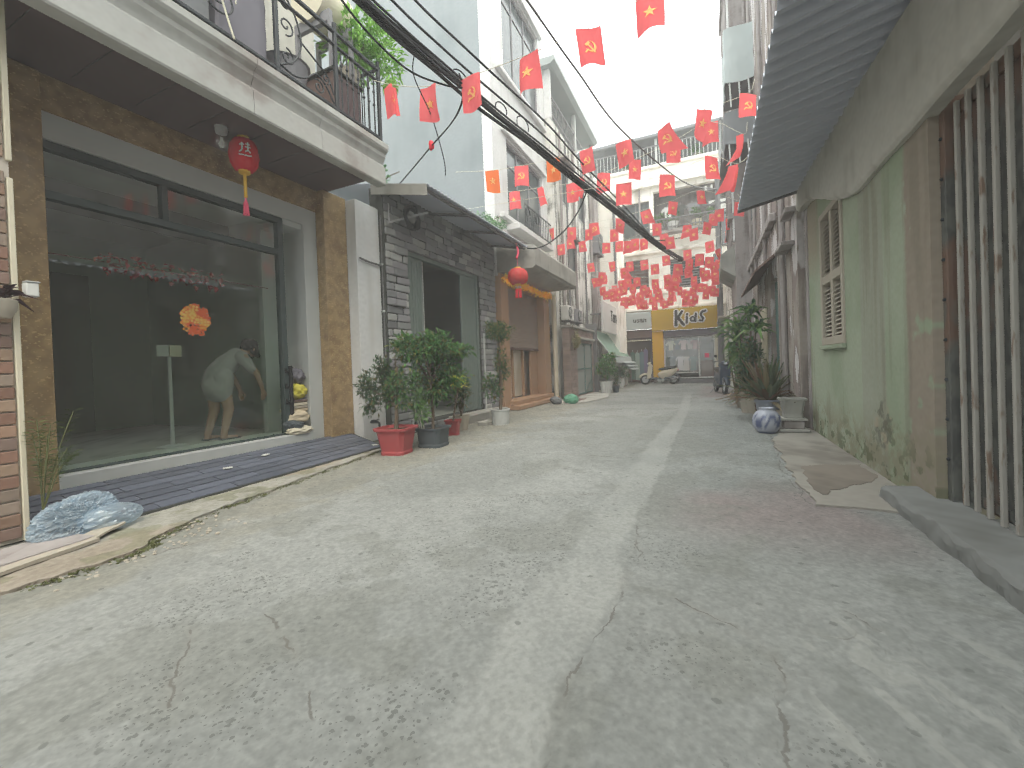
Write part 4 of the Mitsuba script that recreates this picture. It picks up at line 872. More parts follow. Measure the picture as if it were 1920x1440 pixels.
for k, (x, z, c, lab) in enumerate(((-1.6, 1.75, (.55, .6, .45), 'pale green top'), (-1.32, 1.78, (.16, .2, .24), 'dark blue top'), (-1.05, 1.76, (.6, .48, .48), 'pink top'), (-.78, 1.78, (.5, .48, .46), 'grey top'), (-.55, 1.76, (.35, .22, .24), 'wine red top'), (-1.55, 1.05, (.14, .18, .2), 'long dark coat'), (-1.2, 1.02, (.5, .5, .52), 'light grey dress'), (-.95, 1.0, (.55, .53, .5), 'white dress'), (-.65, 1.0, (.1, .17, .17), 'dark teal dress'))):
    q = thing('garment', lab + ' hanging in the clothes shop window', 'clothes', 'clothes in the yellow shop window'); L = .28 if z > 1.5 else .5
    sp = Polygon([(-.1 - .04 * (L > .3), -L), (.1 + .04 * (L > .3), -L), (.10, .06), (.17, -.06), (.22, .0), (.11, .16), (.03, .14), (-.03, .14), (-.11, .16), (-.22, .0), (-.17, -.06), (-.10, .06)])
    m = move(onY(sp, -.03, .03), (x, FY + .3 + .12 * (k % 2), z + .05)); part(q, 'cloth', m, 'm_cloth', color=col(m, c)); part(q, 'hanger', cyl((x, FY + .3 + .12 * (k % 2), z + .18), (x, FY + .3 + .12 * (k % 2), z + .27), .008, 4), 'm_steel')
us = thing('white_sign_shop', 'narrow dark shop under a white sign beside the yellow pillar', 'shop')
part(us, 'sign_board', box(-3.52, -2.37, FY - .34, FY - .22, 2.55, 3.34, .02), 'm_sheet', label='white sign board with dark lettering'); part(us, 'lettering', on_face(text_on('usan', .2), (-3.2, FY - .342, 2.88), (1, 0, 0), (0, 0, 1)), 'm_dark')
part(us, 'fascia', box(-3.6, -2.365, FY - .2, FY + .1, 2.16, 2.54), 'm_brown'); part(us, 'tube_light', box(-3.5, -2.4, FY - .24, FY - .2, 2.02, 2.06), 'm_cream')
part(us, 'interior', cat([box(-4.0, -2.37, FY + 1.4, FY + 1.5, .0, 2.4), box(-2.42, -2.37, FY + .2, FY + 1.4, .0, 2.4), box(-4.0, -2.43, FY + .1, FY + 1.4, 2.2, 2.3)]), 'm_brown')
for k, (x, z, c, lab) in enumerate(((-3.3, .95, (.1, .15, .13), 'dark green coat'), (-3.08, .92, (.25, .33, .3), 'pale green coat'), (-2.88, .95, (.12, .17, .2), 'blue grey coat'), (-2.7, 1.05, (.16, .14, .22), 'violet coat'))):
    q = thing('garment', lab + ' hanging in the shop under the white sign', 'clothes', 'clothes in the white sign shop')
    m = move(onY(Polygon([(-.1, -.75), (.1, -.75), (.1, .5), (.03, .58), (-.03, .58), (-.1, .5)]), -.05, .05), (x, FY - .02, z)); part(q, 'cloth', m, 'm_cloth', color=col(m, c)); part(q, 'hanger', cyl((x, FY - .02, z + .57), (x, FY - .02, z + .66), .008, 4), 'm_steel')

# ---------------------------------------------------------------- right: green house with barred gate and corrugated awning
r = rng_(41)
gh = thing('green_house', 'green rendered house with louvred window, barred gate and deep metal awning', 'house')
wy0, wy1, wz0, wz1 = 5.30, 6.16, 1.16, 2.62
part(gh, 'wall', onX(rect(3.46, 7.02, -.1, 3.5).difference(rect(wy0, wy1, wz0, wz1)), 1.25, 1.55), 'm_greenwall', label='stained pale green wall')
part(gh, 'corner_strip', box(1.235, 1.56, 6.9, 7.03, -.1, 3.5, .008), 'm_old')


def make_beam():
    ys = np.linspace(-2, 7.0, 70); out = []
    for y in ys:
        t = max(0, min(1, (y - 4.6) / 2.2)); t = t * t * (3 - 2 * t)
        zb = 2.43 + .55 * t; zt = 3.16 + .12 * max(0, y - 3) * .8; x = 1.19 - .05 * t
        out.append([(1.30, zb), (x + .03, zb), (x, zb + .04), (x, zt - .06), (x + .03, zt), (1.30, zt)])
    V = np.array([[(x, y, z) for x, z in o] for y, o in zip(ys, out)]); n = 6
    V[..., 0] += .012 * (meshkit.fbm(V * 4, 3, 3) - .5); V[..., 2] += .03 * (meshkit.fbm(V * 2.2, 3, 6) - .5)
    i = (np.arange(len(ys) - 1)[:, None] * n + np.arange(n - 1)).reshape(-1)
    F = np.vstack([np.stack([i, i + 1, i + n + 1], 1), np.stack([i, i + n + 1, i + n], 1)]).tolist()
    for b, flip in ((0, 1), ((len(ys) - 1) * n, 0)):
        for j in range(1, n - 1): F.append([b, b + j + 1, b + j] if flip else [b, b + j, b + j + 1])
    return TM(V.reshape(-1, 3), F)


part(gh, 'beam', make_beam(), 'm_beam', 40, label='rough concrete beam over the gate')
part(gh, 'upper_wall', cat([box(1.5, 6, -2, 7.02, 3.5, 3.7), box(2.4, 6, -6, 7.0, 3.701, 6.6)]), 'm_old')
part(gh, 'awning', corrugated(.43, 3.10, 1.62, 3.34, 1.4, 6.88, .155, .026, .006, True, 6), 'm_canopy', 30, label='dark corrugated metal awning')
part(gh, 'awning_purlin', cat([box(1.30, 1.34, 1.5, 6.84, 3.20, 3.245)]), 'm_tin')
part(gh, 'awning_end_strip', TM(*(lambda b: (b.vertices + np.c_[b.vertices[:, 0] * 0, b.vertices[:, 0] * 0, (b.vertices[:, 0] - .43) * .2], b.faces))(box(.43, 1.5, 6.86, 6.90, 3.06, 3.10).subdivide_to_size(.3))), 'm_tin')
# louvred window
sw2 = part(gh, 'shutter_frame', cat([box(1.23, 1.33, wy0 - .03, wy0 + .04, wz0 - .04, wz1 + .03, .006), box(1.23, 1.33, wy1 - .04, wy1 + .03, wz0 - .04, wz1 + .03, .006), box(1.232, 1.33, wy0 + .041, wy1 - .041, wz1 - .04, wz1 + .03, .006), box(1.232, 1.33, wy0 + .041, wy1 - .041, wz0 - .04, wz0 + .05, .006),
                                  box(1.24, 1.32, 5.69, 5.77, wz0 + .051, wz1 - .041, .006), box(1.238, 1.322, wy0 + .041, 5.689, 1.82, 1.92, .006), box(1.238, 1.322, 5.771, wy1 - .041, 1.82, 1.92, .006)]), 'm_terra', label='pale painted frame of the louvred window')
for a, b in ((wy0 + .05, 5.68), (5.78, wy1 - .05)):
    for z0, z1 in ((wz0 + .06, 1.815), (1.925, wz1 - .05)):
        for z in np.arange(z0 + .02, z1 - .03, .046):
            m = TM([(1.255, a, z), (1.255, b, z), (1.30, b, z + .032), (1.30, a, z + .032), (1.255, a, z - .007), (1.255, b, z - .007), (1.30, b, z + .025), (1.30, a, z + .025)], [(0, 1, 2), (0, 2, 3), (4, 6, 5), (4, 7, 6), (0, 4, 5), (0, 5, 1), (3, 2, 6), (3, 6, 7)])
            part(sw2, 'slat', m, 'm_terra')
part(gh, 'dark_room', box(1.335, 1.38, wy0, wy1, wz0, wz1), 'm_brown'); part(gh, 'window_sill', box(1.21, 1.249, wy0 - .05, wy1 + .05, wz0 - .085, wz0 - .042, .005), 'm_greenwall')
# gate
gt = part(gh, 'gate', cat([box(1.36, 1.365, .2, 3.40, .12, 2.45)]), 'm_rust', label='rusty sheet behind white bars')
for y in np.arange(3.32, .5, -.117):
    part(gt, 'bar', box(1.315, 1.34, y - .0115, y + .0115, .105, 2.43, .005), 'm_bar')
for z in (.14, 2.36): part(gt, 'rail', box(1.342, 1.358, .4, 3.40, z, z + .05, .003), 'm_rust')
part(gh, 'gate_post', box(1.30, 1.42, 3.402, 3.459, .02, 2.5, .006), 'm_rust')
for k in range(9): part(gt, 'bolt', move(trimesh.creation.icosphere(subdivisions=1, radius=.011), (1.298, 3.43, .35 + .24 * k)), 'm_iron')
part(gh, 'gate_wall', box(1.28, 1.6, -9, .2, 0, 3.4), 'm_old')

# right: row of old house fronts
mh = thing('peeling_house', 'narrow old house with mauve plaster peeling off in pale patches', 'house')
part(mh, 'wall', box(1.15, 4, 7.04, 8.05, -.1, 7.5), 'm_mauve'); part(mh, 'ledge', box(1.02, 1.149, 7.06, 7.55, 3.02, 3.1, .01), 'm_old'); part(mh, 'ledge', box(.98, 1.149, 7.2, 7.9, 2.6, 2.66, .01), 'm_old'); part(mh, 'gutter_pipe', cyl((1.10, 7.98, .0), (1.10, 7.98, 7.3), .04, 8), 'm_old', 40)
td = thing('teal_door_house', 'old house with a teal door under a brown canopy', 'house')
part(td, 'wall', onX(rect(8.06, 12.4, -.1, 13).difference(rect(8.15, 9.0, .05, 2.35)), 1.05, 1.4), 'm_mauve')
d = part(td, 'door', cat([box(1.12, 1.16, 8.16, 8.57, .06, 2.34, .004), box(1.12, 1.16, 8.58, 8.99, .06, 2.34, .004)]), 'm_teal', label='teal double door')
for y in (8.22, 8.64):
    for z0, z1 in ((.2, 1.0), (1.1, 2.2)): part(d, 'panel', box(1.105, 1.119, y, y + .28, z0, z1, .006), 'm_teal')
part(td, 'canopy', TM([(1.05, 8.1, 2.72), (1.05, 11.2, 2.72), (.72, 11.2, 2.45), (.72, 8.1, 2.45), (1.05, 8.1, 2.68), (1.05, 11.2, 2.68), (.72, 11.2, 2.41), (.72, 8.1, 2.41)], [(0, 1, 2), (0, 2, 3), (4, 6, 5), (4, 7, 6), (0, 3, 7), (0, 7, 4), (1, 5, 6), (1, 6, 2), (3, 2, 6), (3, 6, 7)]), 'm_brown', label='brown sheet canopy')
part(td, 'window', box(1.03, 1.05, 9.6, 10.6, .9, 2.0, .004), 'm_cream'); part(td, 'cornice', box(.95, 1.049, 8.07, 12.4, 3.2, 3.34, .015), 'm_old')
for y in (9.2, 10.9, 11.8): part(td, 'down_pipe', cyl((1.0, y, 2.8), (1.0, y, 13), .035, 8), 'm_old', 40)
for y in (9.5, 11.2):
    w2 = part(td, 'window', box(1.02, 1.049, y - .2, y + .6, 4.2, 5.6, .006), 'm_old'); part(w2, 'pane', box(1.012, 1.019, y - .13, y + .53, 4.28, 5.52), 'm_winpane')
tr_ = thing('tarp_house', 'tall grey house with sheets hung from its upper floors', 'house')
part(tr_, 'wall', box(.70, 4, 12.41, 14.8, -.1, 14), 'm_old')
for y in (12.7, 13.4, 14.0, 14.6): part(tr_, 'down_pipe', cyl((.64, y, 4.1), (.64, y, 14), .04, 8), 'm_old', 40)
for z in (4.6, 7.7, 10.9): part(tr_, 'slab_edge', box(.56, .699, 12.41, 14.8, z, z + .16, .015), 'm_old')
part(tr_, 'lower_canopy', onY(Polygon([(.70, 3.15), (.42, 3.35), (.36, 3.42), (.36, 3.75), (.70, 4.0)]), 12.6, 14.7), 'm_concrete', label='grey concrete canopy')
part(tr_, 'upper_balcony', cat([box(.44, .699, 12.6, 14.7, 6.3, 6.4), box(.44, .47, 12.6, 14.7, 7.3, 7.34)]), 'm_tin')
part(tr_, 'balcony_bars', cat([cyl((.455, y, 6.4), (.455, y, 7.32), .014, 5) for y in np.arange(12.65, 14.7, .2)]), 'm_frame')
part(tr_, 'pale_strip', cat([box(.66, .699, a, b, 4.05, 13.9) for a, b in ((12.43, 12.6), (13.6, 13.95))]), 'm_whitewall')
for z0, z1, x, mt, lab in ((7.05, 8.2, .50, 'm_sheet', 'pale grey green sheet wrapped round a balcony cage high on the right'), (5.72, 6.4, .46, 'm_darksheet', 'dark grey sheet wrapped round a balcony cage below the pale one')):
    t = thing('hanging_sheet', lab, 'sheet')
    for m in (onY(rect(x, 1.04, z0, z1), 10.60, 10.612), onX(rect(10.613, 11.8, z0, z1), x, x + .012)):
        m = m.subdivide_to_size(.1); v = np.array(m.vertices); a = v[:, 0] * 9 + v[:, 1] * 7; d = .018 * np.sin(a) + .05 * (meshkit.fbm(v * 2.5, 3, 3) - .5); v[:, 0] += d; v[:, 1] += d; v[:, 2] += (v[:, 2] < z0 + .3) * .05 * np.sin(a * .6)
        part(t, 'sheet', TM(v, m.faces), mt, 40)
    part(t, 'cage', cat([box(x, 1.04, 10.62, 11.8, z1 - .03, z1, .005), box(x, 1.04, 10.62, 11.8, z0, z0 + .03, .005)] + [box(a, a + .03, b, b + .03, z0 + .031, z1 - .031) for a in (x + .02, .98) for b in (10.64, 11.75)]), 'm_tin')
    for k in range(3): part(t, 'pole', cyl((x + .1 + .18 * k, 10.6, z0 - .55 + .1 * k), (x + .08 + .18 * k, 10.62, z0 + .02), .018, 6), 'm_frame', 40)
en = thing('corner_house', 'grey end house behind the utility pole on the right', 'house')
part(en, 'wall', box(.75, 4, 14.81, 20.7, -.1, 4.6), 'm_stained'); part(en, 'ledge', box(.60, .749, 17.42, 20.7, 4.4, 4.5, .01), 'm_old'); part(en, 'awning', box(.36, .749, 17.6, 20.5, 2.55, 2.62, .01), 'm_terra')
w2 = part(en, 'window', box(.72, .749, 18, 19.4, 1.0, 2.4, .004), 'm_frame'); part(w2, 'pane', box(.712, .719, 18.1, 19.3, 1.1, 2.3), 'm_winpane')

# utility pole at the far right corner
up = thing('utility_pole', 'slim dark utility pole with boxes at the far right corner', 'pole')
part(up, 'shaft', cyl((.46, 19.4, 0), (.52, 19.4, 9.0), .13, 10, .10), 'm_tin', 40)
part(up, 'crossarm', cat([box(.0, 1.0, 19.32, 19.40, z, z + .07, .01) for z in (7.9, 7.3)]), 'm_tin'); part(up, 'meter_box', box(.62, .95, 19.2, 19.5, 5.6, 6.8, .02), 'm_darksheet'); part(up, 'meter_box', box(.28, .42, 19.2, 19.42, 4.6, 5.3, .02), 'm_tin')
part(up, 'insulator', cat([cyl((x, 19.36, 7.97), (x, 19.36, 8.12), .04, 8) for x in (.08, .3, .75, .95)]), 'm_white', 40)

# ---------------------------------------------------------------- cables
BUNDLE = [(-2.75, 2.1, 4.33), (-2.65, 2.68, 4.25), (-2.62, 2.88, 4.22), (-2.57, 3.2, 4.19), (-2.51, 3.56, 4.17), (-2.39, 4.29, 4.15), (-2.28, 4.9, 4.14), (-2.16, 5.67, 4.15), (-2., 6.64, 4.13), (-1.83, 7.68, 4.13), (-1.55, 9.33, 4.13), (-1.08, 12.22, 4.11), (-.54, 15.47, 4.32), (.42, 19.35, 4.96)]
B = spline([(-3.6, -3, 4.9), *BUNDLE], 6)
r = rng_(51)
def jitter(a, s):
    q = np.arange(len(B))[:, None] * .05 + np.array([[0, 7.3, 3.1]]) + s * 13.7
    return B + a * (np.stack([meshkit.fbm(q + k * 5, 2, 3) for k in range(3)], 1) - .5) * [.8, .2, 1.2]


for k in range(9):
    lab = ['lowest sagging', 'second', 'third', 'fourth', 'fifth', 'sixth', 'seventh', 'eighth', 'topmost'][k]
    off = np.array([.05 * math.sin(k * 2.1), 0, -.07 + .016 * k])
    solo('overhead_cable', tube(jitter(.06, k) + off, .019 if k % 3 == 0 else .012, 6), 'm_cable', lab + ' black cable of the thick bundle along the left houses', 'cable', 'cables of the thick bundle', smooth=True)
for k, (dz, dx) in enumerate(((.17, .06), (.28, .16), (.12, -.12))):
    fade = np.clip((12 - B[:, 1]) / 6, 0, 1)[:, None]
    solo('overhead_cable', tube(jitter(.05, k + 9) + fade * np.array([dx, 0, dz]), .012, 6), 'm_cable', ['thin black cable just above the thick bundle', 'uppermost thin black cable above the thick bundle', 'thin black cable hanging off the street side of the bundle'][k], 'cable', smooth=True)
rings = [(-2.28, 4.9, 4.25, .10), (-2.2, 5.4, 4.28, .13), (-2.42, 4.15, 4.22, .12)]
solo('cable_loop', cat([tube(np.array([[x + .03 * math.cos(a), y + q * math.cos(a), z + q * .8 * math.sin(a)] for a in np.linspace(-.4, 3.6, 18)]), .008, 5) for x, y, z, q in rings]), 'm_cable', 'small loops of spare cable on top of the bundle', 'cable', smooth=True)
L1 = [(-2.42, 4.1, 4.24), (-2.5, 4.34, 4.2), (-2.7, 4.54, 4.14), (-2.95, 4.7, 4.1), (-3.3, 4.82, 4.0), (-3.7, 4.95, 3.86), (-4.1, 5.08, 3.73), (-4.36, 5.17, 3.66)]
solo('service_cable', cat([tube(spline(np.array(L1) + [0, .03 * k, .035 * k], 6), .009, 5) for k in (0, 1)]), 'm_cable', 'pair of black cables looping down to the stone house canopy', 'cable', smooth=True)
L2 = [(-1.85, 7.51, 4.13), (-2.2, 8.1, 3.98), (-2.6, 8.5, 3.79), (-3.0, 8.62, 3.61), (-3.25, 8.55, 3.52), (-3.5, 8.6, 3.56)]
solo('service_cable', tube(spline(L2, 6), .014, 6), 'm_cable', 'black cable from the bundle to the canopy above the round lantern', 'cable', smooth=True)
solo('service_cable', tube(spline([(-1.2, 11.6, 4.12), (-.8, 13.5, 4.6), (-.2, 16.5, 5.5), (.45, 19.3, 6.4)], 8), .012, 6), 'm_cable', 'thin dark cable rising from the bundle to the far utility pole', 'cable', smooth=True)
solo('service_cable', tube(spline([(-2.55, 3.5, 4.15), (-2.75, 3.75, 4.12), (-2.85, 4.2, 3.95), (-2.9, 4.5, 3.6), (-2.95, 4.6, 3.45)], 6), .006, 5), 'm_cable', 'very thin dark wire dangling in front of the blue grey wall', 'cable', smooth=True)
solo('service_cable', tube(spline([(-2.69, 2.4, 4.26), (-2.72, 2.9, 4.1), (-2.66, 3.5, 4.02), (-2.52, 3.95, 4.08), (-2.42, 4.2, 4.15)], 6), .010, 5), 'm_cable', 'slack cable sagging below the near end of the bundle', 'cable', smooth=True)
W1 = [(-1.37, 2.4, 3.95), (-1.40, 3.3, 4.2), (-1.42, 3.7, 4.36), (-1.33, 5.0, 4.5), (-1.12, 7.5, 4.82), (-.42, 14.0, 6.31), (.5, 19.36, 7.92)]
solo('sky_wire', tube(spline(W1, 8), np.linspace(.006, .018, (len(W1) - 1) * 8 + 1), 6), 'm_tin', 'single grey wire crossing the white sky', 'cable', smooth=True)
solo('cable_tie', move(blob(.05, 2, .4, 3, 4, (.7, .7, 1.3)), (-3.3, 4.83, 4.02)), 'm_red', 'small red ribbon tied round the looping cables', 'ribbon', smooth=True)

# ---------------------------------------------------------------- bunting
ROWS = {
    'A': (4.1, [(-3.32, 4.23, 'f'), (-2.83, 4.06, 's'), (-2.26, 4.0, 'h'), (-1.59, 4.0, 's'), (-.94, 4.04, 'h'), (-.39, 4.14, 's')]),
    'B': (7.0, [(-3.48, 4.42, 'o'), (-2.91, 4.37, 'h'), (-2.32, 4.35, 'o'), (-1.74, 4.38, 'h'), (-1.12, 4.35, 's'), (-.53, 4.43, 'h'), (.04, 4.52, 's'), (.6, 4.58, 'h')]),
    'C': (8.3, [(-3.64, 4.53, 's'), (-2.97, 4.49, 'f'), (-2.37, 4.44, 's'), (-2.14, 4.51, 'f'), (-1.74, 4.5, 'h'), (-1.15, 4.62, 's'), (-.47, 4.78, 'h'), (.15, 4.97, 's'), (.64, 4.62, 'f')]),
    'D': (7.2, [(-1.19, 3.77, 's'), (-.52, 3.76, 'h'), (.12, 3.89, 'h'), (.47, 3.7, 'f')]),
    'E': (11.2, [(-3.84, 4.61, 'h'), (-3.25, 4.55, 's'), (-2.63, 4.56, 'h'), (-1.96, 4.56, 's'), (-1.32, 4.65, 's'), (-.69, 4.74, 's'), (-.05, 4.87, 's'), (.74, 4.45, 's')]),
    'F': (13.2, [(-3.9, 4.86, 's'), (-3.52, 4.72, 's'), (-2.76, 4.55, 's'), (-2.37, 4.54, 'h'), (-1.9, 4.54, 's'), (-1.65, 4.5, 's'), (-1.08, 4.55, 's'), (-.43, 4.7, 's'), (.23, 4.9, 's'), (.63, 4.7, 's')]),
    'G': (14.6, [(-3.6, 4.33, 's'), (-2.89, 4.28, 's'), (-2.28, 4.21, 's'), (-1.83, 4.19, 's'), (-1.15, 4.24, 's'), (-.52, 4.33, 's'), (.13, 4.5, 's'), (.69, 4.75, 's')])}
ROWS['I'] = (12.5, [(-3.98, 4.52, 's'), (-3.11, 4.83, 's'), (-2.37, 4.71, 's'), (-1.99, 4.32, 's'), (-1.2, 4.67, 's'), (-0.88, 4.24, 's'), (-0.27, 4.37, 's'), (0.06, 4.48, 's'), (0.35, 4.77, 's')])
ROWS['J'] = (13.9, [(-3.09, 3.82, 's'), (-2.4, 3.87, 's'), (-1.43, 3.86, 's'), (-0.79, 3.78, 's'), (-0.46, 3.88, 's'), (-0.16, 4.0, 's'), (0.09, 3.87, 's'), (0.31, 4.06, 's')])
TX, TZ = [-3.62, -2.9, -1.9, -.8, .32], [[3.97, 3.69, 3.70, 3.82, 4.13], [3.76, 3.56, 3.42, 3.45, 3.78]]
r = rng_(61)
for k in range(8):
    t = k / 7; xs = np.linspace(-3.6, .3, 11) + .08 * r.normal(size=11)
    zs = np.interp(xs, TX, np.array(TZ[0]) * (1 - t) + np.array(TZ[1]) * t) + .11 * r.normal(size=11)
    ROWS['H%d' % k] = (15.3 + .6 * k, [(float(x), float(z), 's' if r.random() < .8 else 'h') for x, z in zip(xs, zs)])
star = Polygon([(.062 * (1 if i % 2 == 0 else .40) * math.sin(i * math.pi / 5), .062 * (1 if i % 2 == 0 else .40) * math.cos(i * math.pi / 5)) for i in range(10)])
sick = Point(0, 0).buffer(.058, 16).difference(Point(-.014, .008).buffer(.049, 16)).difference(sbox(-.08, -.0, -.02, .09))
ham = unary_union([sick, LineString([(-.03, -.038), (-.056, -.062)]).buffer(.008), LineString([(.035, -.05), (-.03, .022)]).buffer(.0085), LineString([(-.05, .006), (-.008, .044)]).buffer(.013, cap_style=2)])
EMB = {}
for nm, g in (('s', star), ('h', ham)): EMB[nm] = ext(g, .001)
ORD = ['first', 'second', 'third', 'fourth', 'fifth', 'sixth', 'seventh', 'eighth', 'ninth', 'tenth', 'eleventh', 'twelfth']
ROWTXT = {'A': 'nearest bunting line', 'B': 'second nearest bunting line', 'C': 'third nearest bunting line', 'D': 'low short bunting line', 'E': 'fifth bunting line', 'F': 'sixth bunting line', 'G': 'last line above the dense flags', 'I': 'line just before the sixth', 'J': 'line just before the last'}


def make_flag(x, y, z, kind, key, near, yaw):
    w, h = (.245, .36) if near else (.24, .32)
    ph, am = r.random() * 6.28, (.026 if near else .02) + .022 * r.random(); tilt = r.normal() * .09; cu, cs = r.random() ** 2 * (.05 if y < 5 else .16), r.choice([-1, 1])
    fold = kind == 'f'
    nu, nv = (9, 11) if near else (4, 5)
    def surf(u, v):                      # u across, v up, metres from the middle
        yy = am * np.sin(u * 17 + ph + v * 4) * (.4 + .6 * (.5 - v / h)) + .05 * ((.5 - v / h) ** 2) * math.sin(ph)
        q = np.array(u); yy = yy + cu * np.clip((.5 - v / h) * 1.0 + cs * u / w, 0, 2) ** 2
        if fold:
            yy = yy + .5 * np.abs(u) * 1.2 + .03 * np.sin(u * 40); q = u * .55
        a, b = q * math.cos(tilt) - v * math.sin(tilt), q * math.sin(tilt) + v * math.cos(tilt)
        return np.stack([a * math.cos(yaw) - yy * math.sin(yaw) + x, a * math.sin(yaw) + yy * math.cos(yaw) + y, b + z], -1)
    U, V = np.meshgrid(np.linspace(-w / 2, w / 2, nu), np.linspace(-h / 2, h / 2, nv)); q = surf(U, V).reshape(-1, 3)
    i = (np.arange(nv - 1)[:, None] * nu + np.arange(nu - 1)).reshape(-1)
    F = np.vstack([np.stack([i, i + 1, i + nu + 1], 1), np.stack([i, i + nu + 1, i + nu], 1)])
    part(key, 'cloth', TM(q, F), 'm_flag_orange' if kind == 'o' else 'm_flag', True)
    e = EMB['h' if kind == 'h' else 's']; ev = e.vertices; n = np.array([-math.sin(yaw), math.cos(yaw), 0]); out = []
    flat = ev[:, 2] < .0005
    tri = [f for f in e.faces if all(flat[f])]
    for s in (-1, 1):
        p = surf(ev[:, 0] * (s if kind == 'h' and s > 0 else 1), ev[:, 1]) + n * s * .004; out.append(TM(p, tri))
    m = cat(out); m.remove_unreferenced_vertices()
    part(key, 'star' if kind != 'h' else 'emblem', m, 'm_star')


for row, (y, fl) in ROWS.items():
    far = row[0] == 'H'
    xs = sorted((f[0], f[1] + .18) for f in fl); pts = [(-4.25 if y > 5 else -3.6, xs[0][1] + .14)] + xs + [(.95 if y > 12 else .7, xs[-1][1] + .18)]
    solo('bunting_string', tube(spline([(a, y, b) for a, b in pts], 3), .004, 4), 'm_rope', 'thin string carrying ' + ('the small flags in the dense far mass' if far else 'the ' + ROWTXT[row]), 'string', 'strings of the dense far flags' if far else None)
    for i, (x, z, kd) in enumerate(sorted(fl)):
        near = y < 9
        base = {'s': 'red star flag', 'h': 'red emblem flag', 'f': 'folded red flag', 'o': 'orange star flag'}[kd]
        if far: key = thing('flag', 'small red flag in the dense mass of bunting above the yellow shop sign', 'flag', 'flags in the dense far bunting')
        else: key = thing('flag', f'{base}, {ORD[i]} from the left on the {ROWTXT[row]}', 'flag', 'bunting flags over the lane')
        yaw = r.normal() * .35 + (.45 if row == 'A' and kd != 'f' else .1)
        if kd == 'f': yaw = .9
        make_flag(x, y + (.0 if not far else .1 * r.normal()), z, kd, key, near, yaw)

# ---------------------------------------------------------------- person inside the shop
def chain(joints):
    ms = []
    for (a, ra), (b, rb) in zip(joints[:-1], joints[1:]):
        ms.append(m3.Manifold.batch_hull([m3.Manifold.sphere(q, 18).translate(tuple(map(float, c))) for c, q in ((a, ra), (b, rb))]))
    return ms


def merge(ms, res=.012, it=6):
    m = m3.Manifold.batch_boolean(ms, m3.OpType.Add).refine_to_length(res).to_mesh()
    t = trimesh.Trimesh(m.vert_properties[:, :3], m.tri_verts, process=True)
    return trimesh.smoothing.filter_taubin(t, iterations=it)


PX, PY = -5.36, 3.10
def j(x, y, z): return np.array([PX + x, PY + y, z])
head = j(.02, .47, 1.37)
body = []
for s in (-1, 1):
    body += chain([(j(.085 * s, .06, .98), .085), (j(.09 * s, .10 + .03 * s, .62), .055), (j(.09 * s, .02 + .04 * s, .33), .036), (j(.09 * s, .03 + .04 * s, .295), .034)])
    body += chain([(j(.09 * s, .01 + .04 * s, .292), .030), (j(.095 * s, .16 + .04 * s, .282), .020)])
    sh_, el, wr = j(.155 * s, .30, 1.25), j(.19 * s, .39 + .04 * s, 1.04), j(.15 * s, .47 + .05 * s, .85)
    body += chain([(sh_, .045), (el, .036), (wr, .025)])
    palm = wr + [0, .012, -.05]; body += chain([(wr, .024), (palm, .026), (palm + [0, .004, -.025], .022)])
    for q in range(4):
        o = np.array([0, (q - 1.5) * .016, -.03]); L = (.062, .072, .068, .054)[q]
        body += chain([(palm + o, .0085), (palm + o + [-.006 * s, .004, -L * .5], .008), (palm + o + [-.018 * s, .006, -L], .0065)])
    body += chain([(palm + [0, .022, .005], .010), (palm + [-.01 * s, .045, -.02], .009), (palm + [-.014 * s, .052, -.045], .0075)])
body += chain([(j(0, .04, 1.0), .115), (j(0, .16, 1.14), .10), (j(0, .28, 1.25), .095), (j(.01, .37, 1.31), .05), (head + [0, -.03, -.02], .05)])
body += chain([(head + [0, 0, .01], .085), (head + [0, .045, -.05], .062)])
body += chain([(head + [0, .095, -.03], .014), (head + [0, .108, -.055], .012)])
for s in (-1, 1): body += chain([(head + [.083 * s, -.005, -.01], .016), (head + [.088 * s, -.01, -.03], .012)])
ps = thing('person', 'person bending forward behind the shop glass in a pale loose shirt with bare legs', 'person')
part(ps, 'body', merge(body), 'm_skin', True)
shirt = chain([(j(0, .03, .92), .14), (j(0, .07, 1.04), .14), (j(0, .17, 1.16), .118), (j(0, .29, 1.26), .108)]) + chain([(j(-.075, .07, .82), .105), (j(-.08, .08, 1.0), .12)]) + chain([(j(.075, .07, .82), .105), (j(.08, .08, 1.0), .12)]) + chain([(j(-.08, .07, .80), .09), (j(.08, .07, .80), .09)])
for s in (-1, 1): shirt += chain([(j(.12 * s, .29, 1.25), .075), (j(.18 * s, .36, 1.11), .062)])
sm = merge(shirt, .018, 4); part(ps, 'shirt', rough(sm, .008, 14, 5), 'm_shirt', True)
hair = merge(chain([(head + [0, -.02, .035], .085), (head + [0, .02, .04], .078)]) + chain([(head + [.03, .0, .02], .075), (head + [.06, .06, -.10], .03)]) + chain([(head + [-.03, .0, .02], .075), (head + [-.06, .06, -.10], .03)]) + chain([(head + [0, -.06, .0], .06), (head + [.0, .02, .06], .06)]), .012, 4)
part(ps, 'hair', rough(hair, .006, 26, 3), 'm_hair', True)
for s in (-1, 1):
    part(ps, 'eye', move(trimesh.creation.icosphere(subdivisions=1, radius=.010), head + [.03 * s, .086, -.02]), 'm_white', True); part(ps, 'slipper', rough(box(PX + .09 * s - .05, PX + .09 * s + .05, PY - .03 + .04 * s, PY + .20 + .04 * s, .263, .279, .008), .002, 9), 'm_greyplastic')
part(ps, 'mouth', box(head[0] - .022, head[0] + .022, head[1] + .084, head[1] + .094, head[2] - .088, head[2] - .082, .002), 'm_red')
sd = thing('card_stand', 'slim metal floor stand with a pale card holder behind the shop glass', 'stand')
